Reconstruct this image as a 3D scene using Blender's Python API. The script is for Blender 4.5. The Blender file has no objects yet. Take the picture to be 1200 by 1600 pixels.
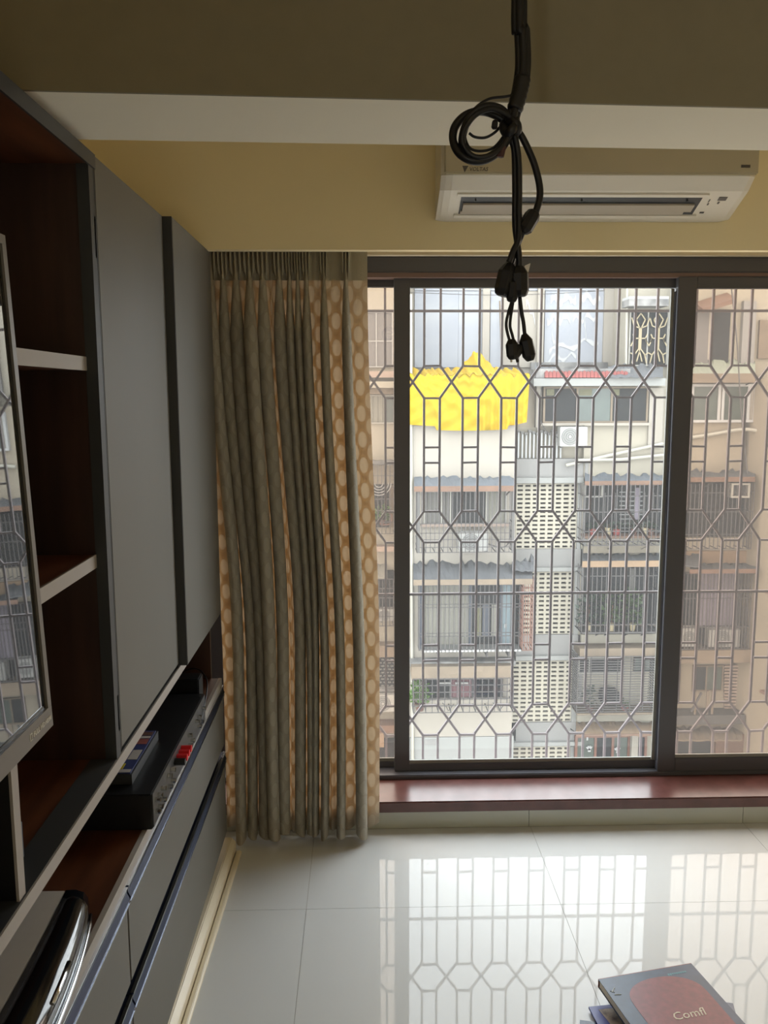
import bpy, bmesh, math, random
from mathutils import Vector, Matrix
random.seed(7)
SC = bpy.context.scene
COL = SC.collection

# ---------------------------------------------------------------- camera
FPX, CXP, CYP, EYE = 1330.0, 600.0, 800.0, 1.5
_F = Vector((-35.0, -186.0, FPX)).normalized()          # world +Y in image axes (right, down, forward)
_D = Vector((28.0, 9505.0, FPX)); _D = (_D - _F * _D.dot(_F)).normalized()   # world down
_X = _D.cross(_F)
def ray(px, py):
    v = Vector((px - CXP, py - CYP, FPX))
    return Vector((v.dot(_X), v.dot(_F), -v.dot(_D)))
def P(px, py, X=None, Y=None, Z=None):
    r = ray(px, py)
    t = X / r.x if X is not None else (Y / r.y if Y is not None else (Z - EYE) / r.z)
    return Vector((r.x * t, r.y * t, EYE + r.z * t))
cam_d = bpy.data.cameras.new('camera'); cam = bpy.data.objects.new('camera', cam_d); COL.objects.link(cam)
cam_d.sensor_fit = 'HORIZONTAL'; cam_d.sensor_width = 36.0; cam_d.lens = FPX / 1200.0 * 36.0
cam_d.clip_start = 0.02; cam_d.clip_end = 300
R3 = Matrix(((_X.x, -_X.y, -_X.z), (_F.x, -_F.y, -_F.z), (-_D.x, _D.y, _D.z)))
cam.matrix_world = Matrix.Translation((0, 0, EYE)) @ R3.to_4x4()
SC.camera = cam

# ---------------------------------------------------------------- light and exposure
SKY = 8.0
world = bpy.data.worlds.new('overcast_sky'); SC.world = world; world.use_nodes = True
wn = world.node_tree.nodes; wn['Background'].inputs[0].default_value = (0.95, 0.975, 1.0, 1); wn['Background'].inputs[1].default_value = SKY
def portal(loc, rot, sx, sy):
    l = bpy.data.lights.new('window_portal', 'AREA'); l.shape = 'RECTANGLE'; l.size = sx; l.size_y = sy
    l.cycles.is_portal = True
    o = bpy.data.objects.new('window_portal', l); COL.objects.link(o); o.location = loc; o.rotation_euler = rot
portal((0.84, 3.12, 1.02), (math.radians(-90), 0, 0), 2.9, 1.85)
SC.view_settings.view_transform = 'Standard'; SC.view_settings.look = 'None'
SC.view_settings.gamma = 1.0; SC.view_settings.use_curve_mapping = False
SC.view_settings.exposure = 0.10
cy = SC.cycles
cy.max_bounces = 12; cy.diffuse_bounces = 8; cy.glossy_bounces = 5; cy.transmission_bounces = 8; cy.transparent_max_bounces = 16
cy.caustics_reflective = False; cy.caustics_refractive = False; cy.sample_clamp_indirect = 6.0
try: cy.use_denoising = True
except Exception: pass

# ---------------------------------------------------------------- materials
def lin(c):
    return tuple(((x / 255) / 12.92 if x / 255 <= 0.04045 else ((x / 255 + 0.055) / 1.055) ** 2.4) for x in c) + (1,)
def newmat(name):
    m = bpy.data.materials.new(name); m.use_nodes = True
    return m, m.node_tree.nodes, m.node_tree.links, m.node_tree.nodes['Principled BSDF']
def mat(name, rgb, rough=0.6, metal=0.0, noise=0.0, nscale=8.0, bump=0.0, stretch=None, spec=0.5, coat=0.0, rgb2=None):
    m, n, l, b = newmat(name)
    c = lin(rgb)
    b.inputs['Base Color'].default_value = c; b.inputs['Roughness'].default_value = rough
    b.inputs['Metallic'].default_value = metal; b.inputs['Specular IOR Level'].default_value = spec
    b.inputs['Coat Weight'].default_value = coat; b.inputs['Coat Roughness'].default_value = 0.08
    if noise or bump or rgb2:
        tc = n.new('ShaderNodeTexCoord'); mp = n.new('ShaderNodeMapping')
        l.new(tc.outputs['Object'], mp.inputs[0])
        if stretch: mp.inputs['Scale'].default_value = stretch
        nz = n.new('ShaderNodeTexNoise'); nz.inputs['Scale'].default_value = nscale; nz.inputs['Detail'].default_value = 6
        l.new(mp.outputs[0], nz.inputs['Vector'])
        if noise or rgb2:
            cr = n.new('ShaderNodeValToRGB')
            d = lin(rgb2) if rgb2 else tuple(x * (1 - noise) for x in c[:3]) + (1,)
            cr.color_ramp.elements[0].position = 0.32; cr.color_ramp.elements[0].color = d
            cr.color_ramp.elements[1].position = 0.68; cr.color_ramp.elements[1].color = c
            l.new(nz.outputs[0], cr.inputs[0]); l.new(cr.outputs[0], b.inputs['Base Color'])
        if bump:
            bp = n.new('ShaderNodeBump'); bp.inputs['Strength'].default_value = bump; bp.inputs['Distance'].default_value = 0.01
            l.new(nz.outputs[0], bp.inputs['Height']); l.new(bp.outputs[0], b.inputs['Normal'])
    return m
def glassmat(name, tint, gloss=0.06, haze_dust=0.03):
    m, n, l, b = newmat(name); n.remove(b)
    out = n['Material Output']
    t = n.new('ShaderNodeBsdfTransparent'); t.inputs[0].default_value = tint + (1,)
    g = n.new('ShaderNodeBsdfGlossy'); g.inputs['Roughness'].default_value = 0.02
    d = n.new('ShaderNodeBsdfTranslucent'); d.inputs[0].default_value = (0.85, 0.87, 0.9, 1)  # milky scatter: dirt on the panes plus imitated window glare
    m1 = n.new('ShaderNodeMixShader'); m1.inputs[0].default_value = haze_dust
    m2 = n.new('ShaderNodeMixShader'); m2.inputs[0].default_value = gloss
    l.new(t.outputs[0], m1.inputs[1]); l.new(d.outputs[0], m1.inputs[2])
    l.new(m1.outputs[0], m2.inputs[1]); l.new(g.outputs[0], m2.inputs[2]); l.new(m2.outputs[0], out.inputs[0])
    return m

M = {}
M['wall'] = mat('painted_wall_yellow', (244, 230, 188), 0.75, noise=0.04, nscale=3, bump=0.03)
M['ceil'] = mat('painted_ceiling_cream', (222, 210, 182), 0.8, noise=0.03, nscale=2)
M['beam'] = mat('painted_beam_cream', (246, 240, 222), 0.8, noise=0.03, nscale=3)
M['beamface'] = mat('beam_cream_shaded', (132, 124, 102), 0.85, noise=0.05, nscale=30)  # darker copy of the beam paint: shade of the room-side face
M['tile'] = mat('polished_floor_tile', (208, 211, 212), 0.022, noise=0.03, nscale=1.5, spec=0.2)
M['grout'] = mat('tile_grout', (150, 148, 142), 0.8)
M['riser'] = mat('riser_tile', (188, 190, 178), 0.25, noise=0.03, nscale=4)
M['alu'] = mat('dark_bronze_aluminium', (80, 80, 86), 0.38, spec=0.5)
M['alul'] = mat('grey_aluminium_channel', (132, 132, 126), 0.45, metal=0.2)
M['track'] = mat('rosy_track', (120, 98, 92), 0.5)
M['sill'] = mat('red_brown_polished_sill', (98, 62, 58), 0.27, noise=0.25, nscale=18, spec=0.6)
M['glass'] = glassmat('clear_hazy_glass', (0.95, 0.97, 0.97), 0.04, 0.016)  # milky share imitates the glare veil over the middle sash
M['bronze'] = glassmat('bronze_tinted_glass', (0.80, 0.735, 0.67), 0.05, 0.03)
M['iron'] = mat('painted_grille_iron', (92, 78, 80), 0.55, noise=0.2, nscale=30)
M['lam'] = mat('grey_laminate', (98, 95, 88), 0.5, noise=0.05, nscale=5, stretch=(1, 1, .4))
M['lamd'] = mat('charcoal_laminate', (58, 60, 62), 0.45)
M['edge'] = mat('pale_edge_band', (158, 152, 146), 0.5)
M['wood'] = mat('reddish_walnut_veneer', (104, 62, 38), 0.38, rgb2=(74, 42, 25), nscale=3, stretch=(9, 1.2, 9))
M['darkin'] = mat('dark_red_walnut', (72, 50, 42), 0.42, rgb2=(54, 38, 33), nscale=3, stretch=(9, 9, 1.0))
M['blue'] = mat('anodised_blue_steel_profile', (50, 58, 78), 0.3, metal=0.85)
M['chrome'] = mat('chrome', (215, 218, 222), 0.12, metal=1.0)
M['steel'] = mat('hinge_steel', (176, 166, 158), 0.3, metal=0.9)
M['black'] = mat('black_plastic', (20, 21, 24), 0.4)
M['blackg'] = mat('glossy_black_plastic', (14, 16, 20), 0.08, spec=0.6, coat=0.5)
M['silver'] = mat('silver_plastic', (205, 201, 195), 0.4, metal=0.1, noise=0.03, nscale=60)
M['bezel'] = mat('grey_bezel', (120, 116, 112), 0.35, metal=0.3)
M['screen'] = mat('tv_screen_glass', (6, 7, 8), 0.02, spec=1.0, coat=1.0)
M['screen'].node_tree.nodes['Principled BSDF'].inputs['Coat IOR'].default_value = 2.0; M['screen'].node_tree.nodes['Principled BSDF'].inputs['Coat Roughness'].default_value = 0.01
M['white'] = mat('white_plastic', (226, 222, 210), 0.4)
M['acfront'] = mat('cream_ac_panel', (190, 182, 158), 0.5)
M['vane'] = mat('ac_vane', (178, 170, 156), 0.5)
M['acdark'] = mat('ac_outlet_dark', (48, 52, 58), 0.5)
M['label'] = mat('printed_grey', (92, 88, 84), 0.5)
M['labelw'] = mat('printed_white', (220, 218, 214), 0.5)
M['cable'] = mat('black_cable_rubber', (24, 22, 22), 0.42, spec=0.4)
M['maroon'] = mat('maroon_plug', (64, 30, 30), 0.45)
M['red'] = mat('red_plastic', (206, 30, 42), 0.35)
M['pvc'] = mat('cream_pvc_trunking', (226, 216, 192), 0.35, noise=0.04, nscale=6)

# ---------------------------------------------------------------- builders
WLOC = {}
def link(name, verts, faces, m, parent=None, smooth=False, uvs=None, bevel=0.0):
    me = bpy.data.meshes.new(name)
    xs = [Vector(v) for v in verts]
    lo = Vector((min(v.x for v in xs), min(v.y for v in xs), min(v.z for v in xs)))
    hi = Vector((max(v.x for v in xs), max(v.y for v in xs), max(v.z for v in xs)))
    base = Vector(((lo.x + hi.x) / 2, (lo.y + hi.y) / 2, lo.z))
    me.from_pydata([v - base for v in xs], [], faces); me.update()
    if uvs:
        ul = me.uv_layers.new(name='UVMap')
        for lp in me.loops: ul.data[lp.index].uv = uvs[lp.vertex_index]
    if bevel:
        bm = bmesh.new(); bm.from_mesh(me)
        bmesh.ops.recalc_face_normals(bm, faces=bm.faces)
        bmesh.ops.bevel(bm, geom=[e for e in bm.edges if len(e.link_faces) == 2 and e.calc_face_angle(0) > 0.5], offset=bevel, segments=2, affect='EDGES', clamp_overlap=True)
        bm.to_mesh(me); bm.free()
    else:
        bm = bmesh.new(); bm.from_mesh(me); bmesh.ops.recalc_face_normals(bm, faces=bm.faces); bm.to_mesh(me); bm.free()
    if smooth: me.shade_smooth() if hasattr(me, 'shade_smooth') else None
    if m: me.materials.append(M[m] if isinstance(m, str) else m)
    o = bpy.data.objects.new(name, me); COL.objects.link(o)
    o.location = base; WLOC[o] = base
    if parent:
        o.parent = parent; o.location = base - WLOC[parent]
    return o
class MB:
    def __init__(s): s.v = []; s.f = []
    def raw(s, vs, fs):
        k = len(s.v); s.v += [Vector(v) for v in vs]; s.f += [tuple(i + k for i in f) for f in fs]; return s
    def box(s, x0, y0, z0, x1, y1, z1):
        return s.raw([(x0, y0, z0), (x1, y0, z0), (x1, y1, z0), (x0, y1, z0), (x0, y0, z1), (x1, y0, z1), (x1, y1, z1), (x0, y1, z1)],
                     [(0, 3, 2, 1), (4, 5, 6, 7), (0, 1, 5, 4), (1, 2, 6, 5), (2, 3, 7, 6), (3, 0, 4, 7)])
    def hexa(s, a):   # 8 corners, bottom four then top four
        return s.raw(a, [(0, 3, 2, 1), (4, 5, 6, 7), (0, 1, 5, 4), (1, 2, 6, 5), (2, 3, 7, 6), (3, 0, 4, 7)])
    def bar(s, a, b, w, w2=None):
        a = Vector(a); b = Vector(b); d = (b - a).normalized(); w2 = w2 or w
        u = d.cross(Vector((0, 1, 0)));
        if u.length < 1e-3: u = Vector((1, 0, 0))
        u.normalize(); v = d.cross(u).normalized()
        c = [u * w / 2 + v * w2 / 2, u * -w / 2 + v * w2 / 2, u * -w / 2 - v * w2 / 2, u * w / 2 - v * w2 / 2]
        return s.hexa([a + q for q in c] + [b + q for q in c])
    def tube(s, pts, r, seg=8, cap=True):
        pts = [Vector(p) for p in pts]; n = len(pts); k = len(s.v); prev = None
        for i, p in enumerate(pts):
            t = (pts[min(i + 1, n - 1)] - pts[max(i - 1, 0)]).normalized()
            if prev is None:
                u = t.cross(Vector((0, 1, 0)));
                if u.length < 1e-3: u = t.cross(Vector((1, 0, 0)))
            else: u = prev - t * prev.dot(t)
            u.normalize(); prev = u; v = t.cross(u); rr = r[i] if isinstance(r, (list, tuple)) else r
            for j in range(seg):
                a = 2 * math.pi * j / seg
                s.v.append(p + (u * math.cos(a) + v * math.sin(a)) * rr)
        for i in range(n - 1):
            for j in range(seg):
                j2 = (j + 1) % seg
                s.f.append((k + i * seg + j, k + i * seg + j2, k + (i + 1) * seg + j2, k + (i + 1) * seg + j))
        if cap:
            s.f.append(tuple(k + j for j in range(seg))[::-1]); s.f.append(tuple(k + (n - 1) * seg + j for j in range(seg)))
        return s
    def lathe(s, cx, cy_, prof, seg=12):   # prof: (r, z) from bottom to top
        k = len(s.v)
        for r, z in prof:
            for j in range(seg):
                a = 2 * math.pi * j / seg; s.v.append(Vector((cx + r * math.cos(a), cy_ + r * math.sin(a), z)))
        for i in range(len(prof) - 1):
            for j in range(seg):
                j2 = (j + 1) % seg; s.f.append((k + i * seg + j, k + i * seg + j2, k + (i + 1) * seg + j2, k + (i + 1) * seg + j))
        s.f.append(tuple(k + j for j in range(seg))[::-1]); s.f.append(tuple(k + (len(prof) - 1) * seg + j for j in range(seg)))
        return s
    def disc(s, c, r, depth, seg=16):      # short cylinder along Y
        k = len(s.v)
        for y in (c[1], c[1] + depth):
            for j in range(seg):
                a = 2 * math.pi * j / seg; s.v.append(Vector((c[0] + r * math.cos(a), y, c[2] + r * math.sin(a))))
        for j in range(seg):
            j2 = (j + 1) % seg; s.f.append((k + j, k + j2, k + seg + j2, k + seg + j))
        s.f.append(tuple(k + j for j in range(seg))); s.f.append(tuple(k + seg + j for j in range(seg))[::-1]); return s
    def prism(s, poly, axis, a, b):        # poly 2-D, extruded along axis
        def pt(p, t): return {'x': (t, p[0], p[1]), 'y': (p[0], t, p[1]), 'z': (p[0], p[1], t)}[axis]
        n = len(poly)
        return s.raw([pt(p, a) for p in poly] + [pt(p, b) for p in poly],
                     [tuple(range(n))[::-1], tuple(range(n, 2 * n))] + [(i, (i + 1) % n, n + (i + 1) % n, n + i) for i in range(n)])
    def build(s, name, m, parent=None, smooth=False, bevel=0.0, kind=None, label=None):
        o = link(name, s.v, s.f, m, parent, smooth, None, bevel)
        if kind: o['kind'] = kind
        if label: o['label'] = label
        return o
def box(name, m, x0, y0, z0, x1, y1, z1, parent=None, bevel=0.0, kind=None, label=None):
    return MB().box(x0, y0, z0, x1, y1, z1).build(name, m, parent, bevel=bevel, kind=kind, label=label)
def tag(o, label, cat, group=None):
    o['label'] = label; o['category'] = cat; o['kind'] = 'thing'
    if group: o['group'] = group
    return o
def thing(name, label, cat, loc, group=None):
    o = bpy.data.objects.new(name, None); COL.objects.link(o); o.location = loc; o.empty_display_size = 0.05
    WLOC[o] = Vector(loc); return tag(o, label, cat, group)
def struct(o): o['kind'] = 'structure'; return o
def crv(pts, n=8):      # Catmull-Rom through points
    pts = [Vector(p) for p in pts]; out = []
    q = [pts[0] * 2 - pts[1]] + pts + [pts[-1] * 2 - pts[-2]]
    for i in range(1, len(q) - 2):
        for k in range(n):
            t = k / n; a, b, c, d = q[i - 1], q[i], q[i + 1], q[i + 2]
            out.append(0.5 * ((2 * b) + (c - a) * t + (2 * a - 5 * b + 4 * c - d) * t * t + (3 * b - a - 3 * c + d) * t ** 3))
    return out + [pts[-1]]
def textobj(name, s, size, m, parent, matrix, ext=0.0006, shear=0.0):
    cu = bpy.data.curves.new(name, 'FONT'); cu.body = s; cu.size = size; cu.extrude = ext; cu.align_x = 'LEFT'; cu.align_y = 'CENTER'; cu.shear = shear
    cu.resolution_u = 2
    t = bpy.data.objects.new(name, cu); COL.objects.link(t)
    dg = bpy.context.evaluated_depsgraph_get(); me = bpy.data.meshes.new_from_object(t.evaluated_get(dg))
    bpy.data.objects.remove(t); bpy.data.curves.remove(cu)
    me.transform(matrix); vs = [v.co.copy() for v in me.vertices]; fs = [tuple(p.vertices) for p in me.polygons]
    bpy.data.meshes.remove(me)
    return link(name, vs, fs, m, parent)

# ================================================================ the room
XL, XR, YB, YW, ZC = -0.82, 2.7, -2.9, 2.775, 2.75
fl = struct(box('floor', M['grout'], XL - .1, YB - .1, -0.14, XR + .1, 3.1, -0.0015))
tx = [-0.82 + 0.0, -0.172, 0.579, 1.33, 2.08, XR]; ty = [YB, -2.18, -1.43, -0.68, 0.07, 0.82, 1.57, 2.318, YW]
for i in range(len(tx) - 1):
    for j in range(len(ty) - 1):
        box('tile', M['tile'], tx[i] + .0006, ty[j] + .0006, -0.0012, tx[i + 1] - .0006, ty[j + 1] - .0006, 0.0, fl)
# side wall with an added, unseen window for fill light, behind the camera
wy0, wy1, wz0, wz1 = -2.5, -1.5, .9, 2.0
struct(MB().box(XL - .1, wy1, 0, XL, 3.1, ZC).box(XL - .1, YB - .1, 0, XL, wy0, ZC).box(XL - .1, wy0, 0, XL, wy1, wz0).box(XL - .1, wy0, wz1, XL, wy1, ZC).build('wall_left', M['wall']))
portal((XL - .12, (wy0 + wy1) / 2, (wz0 + wz1) / 2), (0, math.radians(-90), 0), wz1 - wz0, wy1 - wy0)  # guides sky sampling through the added fill window
struct(box('wall_right', M['ceil'], XR, YB - .1, 0, XR + .1, 3.1, ZC))
struct(box('wall_back', M['ceil'], XL, YB - .1, 0, XR, YB, ZC))
struct(box('ceiling', M['ceil'], XL - .1, YB - .1, ZC, XR + .1, 3.1, ZC + .12))
# pelmet wall carrying the air conditioner, wall above the window, jambs, riser under the sill
struct(box('wall_front', M['wall'], XL, 2.52, 1.906, XR, 2.552, ZC))
wf2 = struct(box('wall_front_lintel', M['ceil'], XL, 2.9, 1.951, XR, 3.1, ZC))
struct(MB().box(XL, 2.9, 0, -.60, 3.1, 1.951).box(2.28, 2.9, 0, XR, 3.1, 1.951).build('wall_front_jamb', M['ceil']))
rz = struct(box('wall_front_riser', M['grout'], XL, 2.782, 0, XR, 3.1, 0.066))
for a, b in ((XL, -0.172), (-0.172, .573), (.573, 1.327), (1.327, 2.08), (2.08, XR)):
    box('tile', M['riser'], a + .001, 2.775, 0.0005, b - .001, 2.7825, 0.066, rz)
sl = struct(box('trim_1', M['sill'], XL, 2.758, 0.0665, XR, 3.0, 0.106, bevel=.004))
# beam across the ceiling
zb = 1.93
f0, f1, n0, n1 = P(120, 218, Z=zb), P(1200, 235, Z=zb), P(45, 143, Z=zb), P(1200, 170, Z=zb)
def ext(a, b, x): t = (x - a.x) / (b.x - a.x); return a.y + (b.y - a.y) * t
bm_ = MB(); ya, yb_, yc, yd = ext(n0, n1, XL), ext(n0, n1, XR), ext(f0, f1, XR), ext(f0, f1, XL)
bm_.hexa([(XL, ya, zb), (XR, yb_, zb), (XR, yc, zb), (XL, yd, zb), (XL, ya, ZC), (XR, yb_, ZC), (XR, yc, ZC), (XL, yd, ZC)])
be = struct(bm_.build('ceiling_beam', M['beam']))
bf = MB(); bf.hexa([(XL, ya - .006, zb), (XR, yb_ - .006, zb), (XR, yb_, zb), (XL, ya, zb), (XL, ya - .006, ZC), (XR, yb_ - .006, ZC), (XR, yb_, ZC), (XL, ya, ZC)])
bf.build('shaded_face', M['beamface'], be)  # thin slab carrying the beam's shade as colour

# ---------------------------------------------------------------- the window
wx0, wx1 = -0.60, 2.28
wd = bpy.data.objects.new('window_1', None); COL.objects.link(wd); wd.location = (0.84, 2.95, 0.1); WLOC[wd] = Vector((0.84, 2.95, .1)); wd['kind'] = 'structure'
MB().box(wx0, 2.93, 1.900, wx1, 3.04, 1.951).box(wx0, 2.93, .106, wx1, 3.04, .122).box(wx0, 2.93, .122, wx0 + .04, 3.04, 1.9).box(wx1 - .04, 2.93, .122, wx1, 3.04, 1.9).build('outer_frame', M['alu'], wd, bevel=.003)
box('track', M['track'], wx0 + .04, 2.936, 1.884, wx1 - .04, 3.036, 1.8995, wd)
def sash(x0, x1, y, zlo, zhi, stl, str_, bl, tp, gm, lab=None):
    f = MB().box(x0, y, zlo, x0 + stl, y + .028, zhi).box(x1 - str_, y, zlo, x1, y + .028, zhi)
    f.box(x0 + stl, y, zlo, x1 - str_, y + .028, zlo + bl).box(x0 + stl, y, zhi - tp, x1 - str_, y + .028, zhi)
    o = f.build('sash', M['alu'], wd, bevel=.002)
    g = MB().box(x0 + stl - .004, y + .011, zlo + bl - .004, x1 - str_ + .004, y + .016, zhi - tp + .004).build('pane', gm, o, label=lab)
    b = MB().box(x0 + stl, y + .004, zlo + bl, x1 - str_, y + .0105, zlo + bl + .012).build('glazing_bead', M['alul'], o)
    return o
# the middle sash runs in the rear track, the outer two in front of and behind it
sash(0.112, 1.108, 2.965, .122, 1.888, .055, .028, .028, .034, M['glass'], 'clear glass pane with glare haze in its shading')
s2 = sash(1.075, 2.24, 2.934, .122, 1.888, .064, .05, .050, .040, M['bronze'], 'bronze tinted glass pane')
s3 = sash(-.56, .150, 3.000, .122, 1.888, .05, .03, .022, .028, M['bronze'], 'bronze tinted glass pane')
MB().box(1.060, 2.958, .158, 1.071, 2.9648, 1.85).build('interlock_strip', M['alul'], wd)
MB().box(1.0715, 2.95, .158, 1.0748, 2.9648, 1.84).build('brush_seal', M['alu'], wd)

# ---------------------------------------------------------------- security grille outside the window
YG = 3.32      # a box grille: it stands off the wall, as its reflection in the floor shows
gr = thing('window_grille', 'brown iron security grille of octagons and crosses outside the window', 'grille', (0.84, YG, .1))
per = P(719.3, 800, Y=YG).x - P(660, 800, Y=YG).x; gx0 = P(662, 800, Y=YG).x; nw = per * .413
zt, zbm = 2.04, -0.04
GZ = lambda y: P(700, y, Y=YG).z
XS = [(GZ(572), GZ(622)), (GZ(799), GZ(847)), (GZ(1102), GZ(1148))]      # crossings, top to bottom
SH = [GZ(y) for y in (572, 622, 699, 723, 799, 847, 1008, 1032, 1102, 1148)]
gx0_, gx1_ = -.72, 2.42
for r_ in (GZ(486), GZ(928)): MB().bar((gx0_, YG, r_), (gx1_, YG, r_), .0095).build('cross_bar', M['iron'], gr)
for z_ in (zt, zbm):
    MB().bar((gx0_, YG, z_), (gx1_, YG, z_), .014).build('cross_bar', M['iron'], gr)
    for x in (gx0_, .3, 1.3, gx1_): MB().bar((x, 3.1, z_), (x, YG, z_), .012).build('stay', M['iron'], gr)
for x in (gx0_, gx1_):
    MB().bar((x, YG, zbm), (x, YG, zt), .014).build('corner_post', M['iron'], gr)
    for k in range(1, 9): MB().bar((x, 3.1, zbm + k * .22), (x, YG, zbm + k * .22), .009).build('stay', M['iron'], gr)
def zig(pts):
    m = MB()
    for a, b in zip(pts, pts[1:]): m.bar(a, b, .0090)
    return m
k0, k1 = -6, 16
for k in range(k0, k1):
    L = gx0 + k * per; R = L + nw; Ln = L + per; j = lambda: random.uniform(-.0015, .0015)
    if R > gx1_ or L < gx0_: continue
    # bar that starts as this pair's right bar and swaps with the next pair's left bar at each crossing
    for (a, b, yo) in ((R, Ln, 0.0), (Ln, R, .0088)):
        if b > gx1_ - .02: b = gx1_ - .02
        if a > gx1_ - .02: a = gx1_ - .02
        pts = [(a, YG + yo, zt)]; cur = 0
        for (u, d) in XS:
            p0, p1 = (a, b) if cur == 0 else (b, a)
            pts += [(p0, YG + yo, u), (p1, YG + yo, d)]; cur = 1 - cur
        pts.append((b if cur else a, YG + yo, zbm)); zig(pts).build('bar', M['iron'], gr)
    for z_ in SH:
        MB().bar((L, YG - .001, z_), (R, YG - .001, z_ + j()), .008).build('link_bar', M['iron'], gr)

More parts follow.
